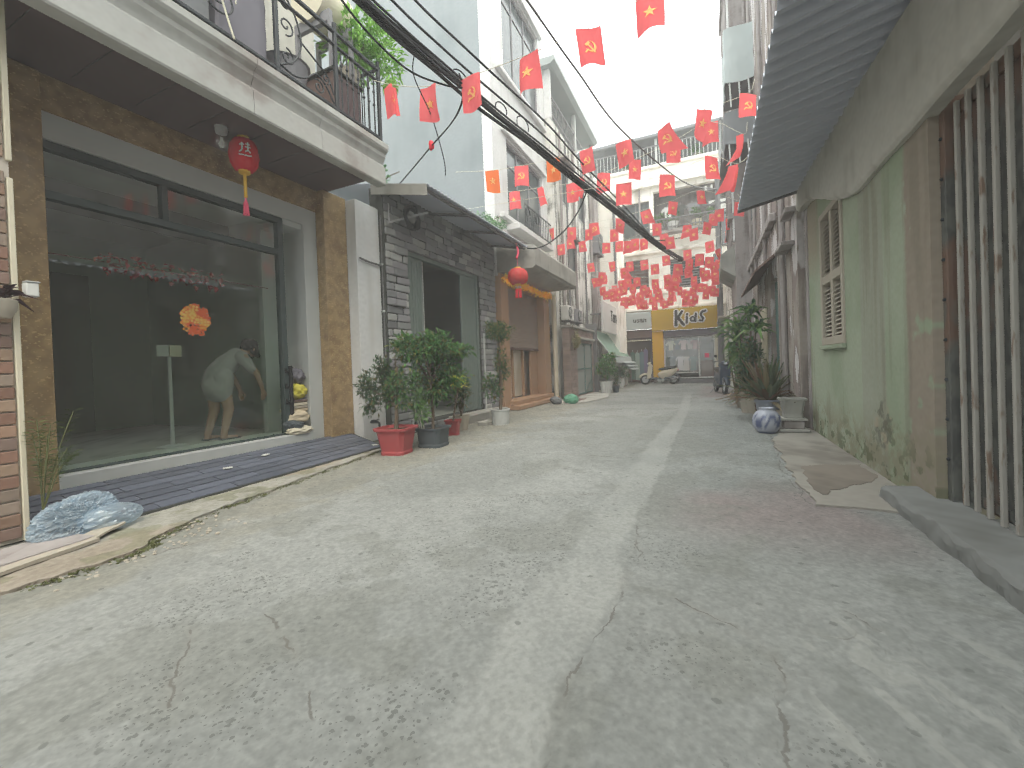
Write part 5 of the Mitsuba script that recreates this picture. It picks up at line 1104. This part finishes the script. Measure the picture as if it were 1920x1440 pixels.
part(sd, 'pole', cyl((-5.38, 2.68, .28), (-5.38, 2.68, 1.25), .02, 10), 'm_steel', 40); part(sd, 'base', lathe([(0, .263), (.14, .263), (.14, .275), (.03, .29), (0, .29)], (-5.38, 2.68, 0), 20), 'm_steel', 40)
part(sd, 'card', box(-5.385, -5.365, 2.56, 2.675, 1.255, 1.38, .003), 'm_frame'); part(sd, 'card', box(-5.385, -5.365, 2.685, 2.80, 1.255, 1.38, .003), 'm_cream')
ss = thing('flower_decal', 'orange and yellow blossom decal stuck on the shop glass', 'decal')
r = rng_(71); R = [[], [], []]
for k in range(110):
    a, q = r.random() * 6.28, r.random() ** .6; y, z = 2.66 + .125 * q * math.cos(a), 1.62 + .165 * q * math.sin(a)
    R[k % 3 if r.random() < .6 else 2 - k % 2].append(unary_union([Point(y + .022 * math.cos(b), z + .022 * math.sin(b)).buffer(.013, 5) for b in np.arange(4) * 1.57 + r.random()]))
done = None
for nm, gs, mt in (('yellow_petals', R[2][:9], 'm_petal_yellow'), ('orange_petals', R[1][:14], 'm_petal_orange'), ('red_petals', R[0] + R[1][14:] + R[2][9:], 'm_petal_red')):
    g = unary_union(gs); g = g if done is None else g.difference(done); done = g if done is None else unary_union([done, g])
    part(ss, nm, onX(g, -4.826, -4.823), mt)
# goods in the niche
gd = thing('hook_rail', 'black upright rail with hooks at the edge of the shop niche', 'rail'); part(gd, 'post', box(-4.80, -4.76, 3.685, 3.725, .5, 1.12, .005), 'm_black')
for z in (.65, .84, 1.03): part(gd, 'hook', cat([box(-4.79, -4.77, 3.63, 3.684, z, z + .025, .004), box(-4.79, -4.77, 3.63, 3.65, z + .026, z + .06, .004)]), 'm_black')
solo('bag', move(blob(.15, 3, .35, 2.5, 3, (.9, .8, .75)), (-4.93, 3.86, .98)), 'm_purplepaint', 'dark violet bag on top of the pile in the shop niche', 'bag', smooth=50)
solo('bag', move(blob(.13, 3, .4, 2.5, 7, (.8, 1.0, .75)), (-4.86, 3.84, .79)), 'm_yellowcloth', 'yellow bundle in the middle of the pile in the shop niche', 'bag', smooth=50)
for k in range(4): solo('plank', rough(box(-5.02, -4.80, 3.70 + .01 * k, 3.955, .53 + .04 * k, .562 + .04 * k, .004), .004, 8, k), ['m_sand', 'm_terra', 'm_cream', 'm_brown'][k], ['lowest', 'second', 'third', 'topmost'][k] + ' short board of the stack in the shop niche', 'board')
solo('sack', move(blob(.16, 3, .3, 2.2, 11, (.9, 1.0, .55)), (-4.84, 3.80, .47)), 'm_sand', 'beige sack below the boards in the shop niche', 'sack', smooth=50)
solo('bag', move(blob(.14, 3, .3, 2.2, 13, (.8, 1.0, .55)), (-4.80, 3.74, .375)), 'm_greyplastic', 'dark grey bag at the foot of the pile in the shop niche', 'bag', smooth=50)
solo('cloth', move(blob(.17, 3, .4, 3, 17, (.6, 1.0, .34)), (-4.76, 3.78, .30)), 'm_cream', 'crumpled cream cloth lying on the sill below the dark bag', 'cloth', smooth=50)


# ---------------------------------------------------------------- rubbish at the brick pillar
def crumple(rad, seed, sub=4, squash=(1, 1, 1), amp=.28):
    m = trimesh.creation.icosphere(subdivisions=sub, radius=1.0); v = np.array(m.vertices); q = rng_(seed); d = np.zeros(len(v))
    for k in range(26):                           # sharp folds: creases along random planes
        n = q.normal(size=3); n /= np.linalg.norm(n); d += np.abs(v @ n - q.uniform(-.6, .6)) * q.uniform(-1, 1)
    d = d / np.abs(d).max() + .5 * (.5 - np.abs(meshkit.fbm(v * 4, 3, seed) - .5) * 4) + .22 * (.5 - np.abs(meshkit.fbm(v * 11, 2, seed + 3) - .5) * 4)
    return TM(v * (1 + amp * d)[:, None] * rad * np.array(squash), m.faces)


pb = thing('plastic_bag', 'crumpled clear bluish plastic bag of rubbish beside the brick pillar', 'bag')
m = crumple(.21, 5, 5, (.75, 1.05, .72), .42); v = np.array(m.vertices) + [-3.79, 1.32, .13]; v[:, 2] = np.maximum(v[:, 2], .035 + .004 * r.random(len(v))); part(pb, 'film', TM(v, m.faces), 'm_bag')
m = crumple(.12, 9, 3, (.8, 1.2, .6), .3); v = np.array(m.vertices) + [-3.70, 1.47, .09]; v[:, 2] = np.maximum(v[:, 2], .035); part(pb, 'film', TM(v, m.faces), 'm_bag')
part(pb, 'contents', move(crumple(.11, 3, 3, (.8, 1.2, .7), .3), (-3.82, 1.30, .125)), 'm_greyplastic'); part(pb, 'contents', move(crumple(.06, 6, 3, (.8, 1.0, .8), .3), (-3.74, 1.40, .10)), 'm_white')
solo('cardboard', move(rough(box(-.06, .06, -.11, .11, -.006, .006).subdivide_to_size(.03), .006, 12), (-3.58, 1.36, .045), .5, rx=.1), 'm_terra', 'brown scrap of cardboard under the plastic bag', 'cardboard')
solo('board', move(rough(box(-.16, .16, -.5, .3, -.008, .008).subdivide_to_size(.08), .006, 5), (-3.62, .98, .038), .16), 'm_old', 'weathered flat board lying before the brick pillar', 'board'); solo('board', move(rough(box(-.05, .05, -.5, .32, -.01, .01).subdivide_to_size(.08), .005, 5), (-3.42, .98, .03), .25), 'm_terra', 'narrow pale batten beside the weathered flat board', 'board')
for k, (x, y, z, lab) in enumerate(((-3.98, 4.28, .055, 'white paper scrap at the right end of the tiled ramp'), (-4.3, 2.6, .12, 'white paper scrap near the middle of the tiled ramp'), (-4.45, 3.1, .14, 'small pale scrap on the tiled ramp below the glass'))):
    solo('paper_scrap', move(rough(box(-.04, .04, -.025, .025, -.003, .003).subdivide_to_size(.012), .006, 30, k), (x, y, z), k), 'm_white', lab, 'litter')


# ---------------------------------------------------------------- potted plants on the left
def square_pot(key, x, y, w0, w1, h, rim, mat, rz=.2, soil=True, n=24):
    a = np.arange(n) * 2 * np.pi / n + math.pi / n; s = 1 / np.maximum(np.abs(np.cos(a)), np.abs(np.sin(a))) ** .82
    def ring(w, z): return np.stack([w * s * np.cos(a), w * s * np.sin(a), a * 0 + z], 1)
    pr = [(0.01, .02), (w0 * .9, .02), (w0 * .9, 0), (w0, .0), (w0 * 1.02, .05), (w0 * .97, .06), (w1, h - rim), (w1 * 1.14, h - rim + .005), (w1 * 1.16, h), (w1 * 1.05, h), (w1 * .99, h - rim), (.01, h - .05)]
    V = np.vstack([ring(*p) for p in pr]); F = []
    for i in range(len(pr) - 1):
        for q in range(n): p, t = i * n + q, i * n + (q + 1) % n; F += [[p, t, t + n], [p, t + n, p + n]]
    part(key, 'pot', move(TM(V, F), (x, y, -.015), rz), mat, 35)
    if soil: part(key, 'soil', move(rough(TM(*(lambda m: (m.vertices, m.faces))(trimesh.creation.cylinder(w1 * .98, .02, sections=16))), .01, 9), (x, y, h - .06), rz), 'm_soil')


def trunk(key, pts, r0, r1, n=7): part(key, 'trunk', tube(spline(pts, 5), np.linspace(r0, r1, (len(pts) - 1) * 5 + 1), n), 'm_bark', 60)


r = rng_(81); GD = [(.035, .075, .04), (.05, .10, .045), (.03, .06, .035), (.045, .085, .03), (.07, .10, .06), (.10, .09, .04)]; GM = [(.06, .14, .05), (.08, .18, .06), (.05, .11, .045), (.07, .13, .04), (.10, .19, .08), (.13, .14, .05)]
k1 = thing('potted_shrub', 'open shrub of small dark leaves in a square red pot', 'potted plant'); square_pot(k1, -3.49, 4.12, .155, .195, .34, .035, 'm_redplastic', .18)
trunk(k1, [(-3.49, 4.12, .28), (-3.5, 4.15, .5), (-3.56, 4.2, .75)], .03, .016)
for d in ((-.3, .1, .45), (-.1, .2, .55), (.1, .0, .4), (-.4, .0, .15)): part(k1, 'branch', tube(spline([(-3.52, 4.16, .58), (-3.56 + d[0] * .5, 4.2 + d[1] * .5, .62 + d[2] * .5), (-3.6 + d[0], 4.2 + d[1], .66 + d[2])], 4), [.014] * 4 + [.012] * 3 + [.008] * 2, 5), 'm_bark')
m = crown((-3.86, 4.26, .84), (.31, .32, .46), 1400, .062, .026, r, 22, .3, .2, .28); part(k1, 'foliage', m, 'm_leaf', color=leafcol(m, GD + [(.06, .07, .05)], r)); m = crown((-3.44, 4.2, .76), (.24, .25, .32), 560, .062, .03, r, 13, .25, .2, .3); part(k1, 'foliage', m, 'm_leaf', color=leafcol(m, GM + GD, r))
k2 = thing('potted_tree', 'bushy green little tree with flat spreading top in a dark grey planter', 'potted plant'); square_pot(k2, -3.33, 4.66, .165, .175, .27, .03, 'm_greyplastic', .1)
trunk(k2, [(-3.36, 4.7, .2), (-3.38, 4.74, .5), (-3.4, 4.75, .85), (-3.43, 4.78, 1.2)], .022, .014)
for d in ((-.5, .1, .35), (.4, .0, .4), (0, .3, .4), (.1, -.3, .3), (-.25, -.2, .35)): part(k2, 'branch', tube(spline([(-3.4, 4.75, .8), (-3.4 + d[0] * .5, 4.76 + d[1] * .5, .9 + d[2] * .6), (-3.42 + d[0], 4.78 + d[1], .92 + d[2])], 4), [.012] * 4 + [.010] * 3 + [.007] * 2, 5), 'm_bark')
m = crown((-3.42, 4.78, 1.32), (.66, .55, .22), 1900, .085, .036, r, 26, .15, .35, .3); part(k2, 'foliage', m, 'm_leaf', color=leafcol(m, GM + GD, r), label='flat spreading crown'); m = crown((-3.36, 4.85, .92), (.50, .42, .36), 1250, .08, .036, r, 18, .15, .1, .36); part(k2, 'foliage', m, 'm_leaf', color=leafcol(m, GM + GD, r))
m = crown((-3.44, 4.5, .50), (.17, .16, .22), 170, .085, .045, r, 8, .1); part(k2, 'seedling', m, 'm_leaf', color=leafcol(m, [(.11, .20, .08), (.16, .25, .12)], r), label='pale young plant at the rim'); part(k2, 'seedling_stem', cat([tube([(-3.42 + .03 * i, 4.55, .2), (-3.44 + .05 * i, 4.5, .5)], .007, 5) for i in (-1, 0, 1)]), 'm_rope')
k3 = thing('potted_croton', 'yellow leaved croton in a small red pot near the metal door', 'potted plant'); square_pot(k3, -3.60, 5.56, .085, .105, .24, .025, 'm_redplastic', .3); trunk(k3, [(-3.6, 5.56, .2), (-3.57, 5.6, .45), (-3.52, 5.62, .72)], .016, .011)
for k in range(46):
    t = k / 46; a = k * 2.4; e = .2 + .9 * r.random(); m = leaves([[-3.52, 5.62, .70 + .14 * t]], [[math.cos(a) * math.cos(e), math.sin(a) * math.cos(e), math.sin(e)]], .20, .055, r, droop=.35)
    part(k3, 'leaf', m, 'm_leaf', color=col(m, [(.80, .78, .10), (.55, .65, .11), (.36, .52, .10), (.80, .68, .2)][k % 4], .2, r))
k4 = thing('potted_palm', 'dark thin plant in a cream pot behind the yellow croton', 'potted plant'); part(k4, 'pot', lathe([(0, 0), (.10, 0), (.14, .24), (.15, .25), (.13, .24), (0, .2)], (-3.75, 6.05, -.01)), 'm_terra', 40)
m = crown((-3.72, 6.02, .55), (.2, .25, .36), 260, .13, .035, r, 10, .1, .4); part(k4, 'foliage', m, 'm_leaf', color=leafcol(m, GD + [(.16, .18, .08)], r)); part(k4, 'stem', cat([tube([(-3.75, 6.05, .2), (-3.72 + .08 * i, 6.03, .6)], .01, 5) for i in (-1, 0, 1)]), 'm_bark')
k5 = thing('potted_topiary', 'tall dark topiary with a domed top in a pale bucket by the orange shop', 'potted plant'); part(k5, 'pot', lathe([(0, 0), (.145, 0), (.16, .25), (.172, .26), (.172, .285), (.155, .285), (.15, .25), (0, .22)], (-3.36, 6.72, -.01), 24), 'm_frame', 40); part(k5, 'soil', move(trimesh.creation.cylinder(.15, .02, sections=16), (-3.36, 6.72, .235)), 'm_soil')
trunk(k5, [(-3.36, 6.72, .2), (-3.34, 6.75, .7), (-3.36, 6.76, 1.2), (-3.37, 6.76, 1.62)], .03, .018)
m = crown((-3.38, 6.78, 1.66), (.33, .33, .20), 1000, .06, .028, r, 18, .1, .1, .4); part(k5, 'foliage', m, 'm_leaf', color=leafcol(m, GD + [(.16, .16, .06)], r), label='domed top'); m = crown((-3.33, 6.78, 1.05), (.15, .15, .48), 420, .07, .03, r, 12, .1, .1, .4); part(k5, 'foliage', m, 'm_leaf', color=leafcol(m, GD + [(.16, .16, .06)], r)); m = crown((-3.5, 6.8, .62), (.26, .24, .34), 420, .075, .032, r, 12, .1, .1, .4); part(k5, 'foliage', m, 'm_leaf', color=leafcol(m, GD + GM, r))
solo('concrete_block', rough(box(-3.68, -3.5, 6.45, 6.75, -.02, .075, .015), .005, 9), 'm_concrete', 'flat grey concrete block beside the pale bucket', 'block')
fl = []
# rubbish bags by the orange step, far pots
solo('rubbish_bag', move(crumple(.15, 21, 3, (1, 1.1, .75), .25), (-3.62, 10.45, .09)), 'm_darksheet', 'grey knotted rubbish bag at the corner pipe beyond the orange shop', 'bag'); solo('rubbish_bag', move(crumple(.15, 23, 3, (1, 1.1, .85), .3), (-3.30, 10.75, .11)), 'm_greenplastic', 'green plastic rubbish bag beside the grey one', 'bag')
for k in range(3): solo('wood_offcut', rough(box(-3.5 + .1 * k, -3.42 + .1 * k, 11.2, 12.0, .0, .035, .006), .006, 6, k), 'm_brown', ['first', 'second', 'third'][k] + ' reddish wood offcut from the wall, before the rough yard wall', 'wood')
solo('forecourt', rough(onZ(Polygon([(-3.7, 10.2), (-2.95, 10.9), (-2.75, 12.6), (-3.0, 14.2), (-3.7, 15)]), -.03, .02).subdivide_to_size(.3), .01, 4), 'm_concrete', 'pale cracked concrete patch before the rough yard wall', 'concrete patch', kind='structure')
for k, (x, y, s, lab, pm) in enumerate(((-3.19, 14.5, 1.0, 'leafy bush in the front white pot before the green awning', 'm_white'), (-3.30, 17.6, .95, 'dark low plant in the rear white pot under the green awning', 'm_white'), (-2.95, 14.9, .6, 'small plant in a dark pot beside the front white pot', 'm_greyplastic'))):
    t = thing('awning_plant', lab, 'potted plant'); part(t, 'pot', lathe([(0, 0), (.15 * s, 0), (.22 * s, .40 * s), (.24 * s, .42 * s), (.21 * s, .41 * s), (0, .36 * s)], (x, y, -.01), 18), pm, 40)
    if k != 2: part(t, 'pot_ribs', cat([tube([(x + .155 * s * math.cos(a), y + .155 * s * math.sin(a), .02), (x + .215 * s * math.cos(a), y + .215 * s * math.sin(a), .38 * s)], .014, 5) for a in np.arange(12) * .5236]), 'm_frame')
    m = crown((x + .02, y, (.95, .62, .42)[k]), ((.42, .42, .48), (.40, .4, .26), (.16, .16, .18))[k], (750, 380, 90)[k], .12, .05, r, 14, .1); part(t, 'foliage', m, 'm_leaf', color=leafcol(m, [GM + [(.09, .20, .06)], GD, GD][k], r)); part(t, 'stem', tube([(x, y, .3 * s), (x, y, .9 * s)], .02, 5), 'm_bark')


# ---------------------------------------------------------------- plants and pots on the right
jr = thing('ceramic_jar', 'round blue and white glazed jar standing on the right edge of the lane', 'jar'); pr = np.array([(.07, 0), (.10, .0), (.135, .04), (.165, .10), (.172, .16), (.16, .225), (.125, .275), (.085, .30), (.08, .315), (.092, .33), (.085, .335), (.07, .325), (.065, .30), (.0, .29)])
m = lathe(pr, (.68, 6.62, .0), 36); v = m.vertices; q = meshkit.fbm(np.c_[(v - [.68, 6.62, 0]) * [18, 18, 22]], 3, 5); b = ((q > .5) & (v[:, 2] > .07) & (v[:, 2] < .26)) | (v[:, 2] < .035); part(jr, 'body', m, 'm_glaze', True, color=np.where(b[:, None], [.10, .12, .22], [.38, .40, .47]))
cp = thing('concrete_planter', 'grey concrete planter on a slab at the corner of the green house', 'planter'); square_pot(cp, .99, 6.72, .11, .135, .27, .03, 'm_concrete', .05)
for k in list(scene):
    if k.startswith(cp + '__'): scene[k]['to_world'] = T().translate([0, 0, .20])
part(cp, 'slab', box(.82, 1.16, 6.56, 6.90, .015, .055, .01), 'm_concrete'); part(cp, 'plinth', box(.87, 1.11, 6.60, 6.84, .056, .165, .012), 'm_old'); part(cp, 'shelf', box(.84, 1.14, 6.57, 6.88, .166, .195, .008), 'm_concrete')
sp_ = thing('spiky_plant', 'spiky plant with long brownish green sword leaves in a grey pot behind the jar', 'potted plant'); part(sp_, 'pot', lathe([(0, 0), (.13, 0), (.17, .28), (.19, .29), (.19, .33), (.165, .33), (.15, .28), (0, .26)], (.84, 8.0, 0), 24), 'm_bluepot', 40)
for k in range(70):
    a = k * 2.4; t = k / 70; e = 1.45 - 1.15 * t + .15 * r.normal(); L = .62 + .3 * r.random(); d = np.array([math.cos(a) * math.cos(e), math.sin(a) * math.cos(e), math.sin(e)]); s = np.cross(d, [0, 0, 1.0]); s /= np.linalg.norm(s); o = np.array([.84, 8.0, .3]) + .06 * np.array([d[0], d[1], 0])
    V = []; W = (.035, .045, .032, .004)
    for i, f in enumerate((0, .35, .72, 1.0)): c = o + d * L * f - np.array([0, 0, 1]) * L * (.1 + .28 * t) * f * f; V += [c - s * W[i], c + np.cross(s, d) * -.012, c + s * W[i]]
    F = [[b + q + x for x in tri] for b in (0, 3, 6) for q in (0, 1) for tri in ((0, 1, 4), (0, 4, 3))]; m = TM(V, F); m.vertices[:, 2] = np.maximum(m.vertices[:, 2], .05)
    part(sp_, 'leaf', m, 'm_leaf', color=col(m, [(.16, .14, .08), (.12, .14, .08), (.20, .17, .12), (.10, .13, .08), (.17, .11, .07)][k % 5], .25, r))
dc = thing('dracaena', 'tall dracaena with strappy green leaf heads beside the teal door', 'plant'); heads = [((.74, 9.3, 1.85), 44), ((.58, 9.8, 1.6), 40), ((.80, 9.0, 1.5), 36), ((.54, 10.2, 1.35), 40), ((.66, 9.6, 1.1), 36), ((.48, 10.6, 1.6), 34)]
part(dc, 'pot', lathe([(0, 0), (.16, 0), (.2, .3), (.22, .33), (0, .3)], (.74, 9.5, 0), 20), 'm_terra', 40); g1, g2 = [], []
for (c, n) in heads:
    trunk(dc, [(.74, 9.5, .25), ((.74 + c[0]) / 2, (9.5 + c[1]) / 2, .25 + (c[2] - .25) * .55), c], .024, .016, 6); a = r.random(n) * 6.28; e = r.uniform(-.1, 1.3, n)
    g1.append(np.tile(c, (n, 1)) + .03 * r.normal(size=(n, 3))); g2.append(np.c_[np.cos(a) * np.cos(e), np.sin(a) * np.cos(e), np.sin(e)])
m = leaves(np.vstack(g1), np.vstack(g2), .44, .07, r, droop=.4); part(dc, 'foliage', m, 'm_leaf', color=leafcol(m, [(.07, .13, .05), (.10, .18, .06), (.05, .09, .05), (.13, .19, .08)], r))
cl = thing('leafy_column', 'dense dark bushy plant below the dracaena', 'potted plant'); m = crown((.70, 9.1, .85), (.24, .38, .62), 900, .11, .045, r, 14, .1); part(cl, 'foliage', m, 'm_leaf', color=leafcol(m, GD + [(.09, .11, .06)], r)); part(cl, 'pot', lathe([(0, 0), (.14, 0), (.18, .26), (0, .25)], (.76, 8.95, 0), 18), 'm_terra', 40)
lw = thing('pale_bush', 'paler leafy bush growing behind the dracaena', 'plant'); m = crown((.52, 10.9, 1.1), (.22, .45, .55), 480, .12, .05, r, 14, .1); part(lw, 'foliage', m, 'm_leaf', color=leafcol(m, GM + [(.12, .17, .09)], r)); part(lw, 'stem', cat([tube([(.56, 10.9, 0), (.52 + .1 * i, 10.9, 1.1)], .018, 5) for i in (-1, 0, 1)]), 'm_bark')
dd = thing('dry_tuft', 'low tuft of drooping dry brown leaves at the lane edge', 'plant'); n = 90; a = r.random(n) * 6.28; e = r.uniform(-.2, 1.2, n); m = leaves(np.tile((.60, 9.9, .22), (n, 1)) + .05 * r.normal(size=(n, 3)), np.c_[np.cos(a) * np.cos(e), np.sin(a) * np.cos(e), np.sin(e)], .30, .04, r, droop=.5); m.vertices[:, 2] = np.maximum(m.vertices[:, 2], .02)
part(dd, 'leaves', m, 'm_leaf', color=leafcol(m, [(.20, .13, .09), (.27, .20, .14), (.14, .10, .06), (.13, .14, .07)], r)); part(dd, 'pot', lathe([(0, 0), (.1, 0), (.13, .2), (0, .2)], (.6, 9.9, 0), 16), 'm_terra', 40)
for k in range(3): solo('empty_pot', lathe([(0, 0), (.09, 0), (.12, .2), (.13, .21), (.115, .2), (0, .05)], (.62 + .2 * k, (9.0, 8.5, 7.5)[k], 0), 18), ['m_terra', 'm_brown', 'm_terra'][k], ['empty clay pot between spiky plant and dry tuft', 'small brown pot beside the spiky plant', 'pale clay pot at the peeling wall behind the planter'][k], 'pot', smooth=40)


# ---------------------------------------------------------------- scooters
def scooter(key, x, y, rz, paint, seat, s=1.0, lean=.08):
    parts = []
    def add(nm, m, mt, sm=40, parent=None): parts.append((nm, m, mt, sm, parent))
    def yz(m): return m
    for wx, nm in ((-.62, 'wheel'), (.60, 'wheel')):
        tor = move(trimesh.creation.torus(.185, .045, 24, 10), (wx, 0, .23), rx=math.pi / 2); add(nm, move(lathe([(0, -.03), (.14, -.03), (.15, -.02), (.15, .02), (.14, .03), (0, .03)], (0, 0, 0), 20), (wx, 0, .23), rx=math.pi / 2), 'm_steel'); add('tyre', tor, 'm_rubber', 40, 'wheel')
    add('front_fender', cat([tube([(-.62 + .25 * math.cos(a), 0, .23 + .25 * math.sin(a)) for a in np.linspace(.3, 2.9, 14)], [.02] + [.05] * 12 + [.02], 8)]), paint)
    add('fork', cat([cyl((-.60, sgn * .06, .25), (-.42, sgn * .05, .72), .018, 8) for sgn in (-1, 1)]), 'm_tin')
    sh1 = Polygon([(-.50, .30), (-.40, .34), (-.33, .60), (-.30, .86), (-.38, .92), (-.46, .80), (-.50, .55)]); add('leg_shield', move(TM(*(lambda m: (m.vertices * [1, 1, 1], m.faces))(onY(sh1.buffer(.02), -.15, .15))), (0, 0, 0)), paint, 30)
    add('floorboard', cat([box(-.42, .10, -.13, .13, .24, .31, .03)]), 'm_greyplastic'); add('headstock', cat([cyl((-.42, 0, .78), (-.36, 0, .96), .05, 10), move(blob(.085, 2, 0, 1, 0, (1.1, 1.3, .9)), (-.40, 0, .95))]), paint)
    add('headlight', move(blob(.05, 2, 0, 1, 0, (.6, 1.1, 1)), (-.485, 0, .95)), 'm_curtain'); add('handlebar', tube(spline([(-.30, -.31, .98), (-.34, -.15, 1.0), (-.36, 0, .98), (-.34, .15, 1.0), (-.30, .31, .98)], 4), .014, 8), 'm_tin')
    for sgn in (-1, 1): add('grip', cyl((-.30, .22 * sgn, .985), (-.285, .33 * sgn, .975), .02, 8), 'm_rubber'); add('mirror', cat([tube([(-.33, .19 * sgn, 1.0), (-.32, .25 * sgn, 1.13)], .006, 5), move(blob(.05, 2, 0, 1, 0, (.25, 1.1, .75)), (-.315, .26 * sgn, 1.15))]), 'm_black')
    tail = m3.Manifold.batch_hull([m3.Manifold.sphere(q, 16).scale((1, .8, 1)).translate(c) for c, q in (((.05, .0, .44), .13), ((.25, 0, .52), .16), ((.55, 0, .60), .13), ((.74, 0, .66), .07), ((.12, 0, .34), .12), ((.45, 0, .48), .14))]).to_mesh(); add('tail_body', trimesh.Trimesh(tail.vert_properties[:, :3], tail.tri_verts), paint)
    st_ = m3.Manifold.batch_hull([m3.Manifold.sphere(q, 16).scale((1, 1, .6)).translate(c) for c, q in (((.06, .0, .68), .10), ((.32, 0, .72), .12), ((.62, 0, .76), .10))]).to_mesh(); add('seat', trimesh.Trimesh(st_.vert_properties[:, :3], st_.tri_verts), seat)
    add('engine', box(.20, .62, -.12, .10, .16, .34, .04), 'm_greyplastic'); add('exhaust', tube(spline([(.30, -.14, .2), (.45, -.17, .22), (.80, -.17, .30)], 4), [.02] * 4 + [.05] * 5, 10), 'm_tin'); add('tail_light', move(blob(.045, 2, 0, 1, 0, (.5, 1.4, .8)), (.79, 0, .64)), 'm_red'); add('rear_fender', tube([(.60 + .26 * math.cos(a), 0, .23 + .26 * math.sin(a)) for a in np.linspace(-.3, 1.5, 8)], .03, 6), 'm_greyplastic')
    add('side_stand', cyl((.05, .1, .26), (.10, .26, .0), .012, 6), 'm_tin')
    last = {}
    for nm, m, mt, sm, par in parts: last[nm] = part(last[par] if par else key, nm, move(move(m, s=s, rx=lean), (x, y, 0), rz), mt, sm)


scooter(thing('scooter', 'white scooter parked side on before the yellow pillar', 'scooter'), -2.02, 20.05, .08, 'm_cream', 'm_black', .98)
scooter(thing('scooter', 'dark blue scooter parked end on beside the right hand plants', 'scooter'), .28, 14.1, 1.75, 'm_darkpaint', 'm_black', .95)

# ---------------------------------------------------------------- air
if HAZE > 0:
    scene['haze_air'] = {'type': 'homogeneous', 'albedo': {'type': 'rgb', 'value': [.95, .955, .96]}, 'sigma_t': HAZE}
    scene['haze'] = {'type': 'cube', 'to_world': T().translate([0, 30, 8.2]).scale([125, 155, 9.8]), 'bsdf': {'type': 'null'}, 'interior': {'type': 'ref', 'id': 'haze_air'}}
    scene['camera']['medium'] = {'type': 'ref', 'id': 'haze_air'}
    labels['haze'] = {'label': 'thin pale mist filling the lane', 'category': 'haze', 'kind': 'stuff'}
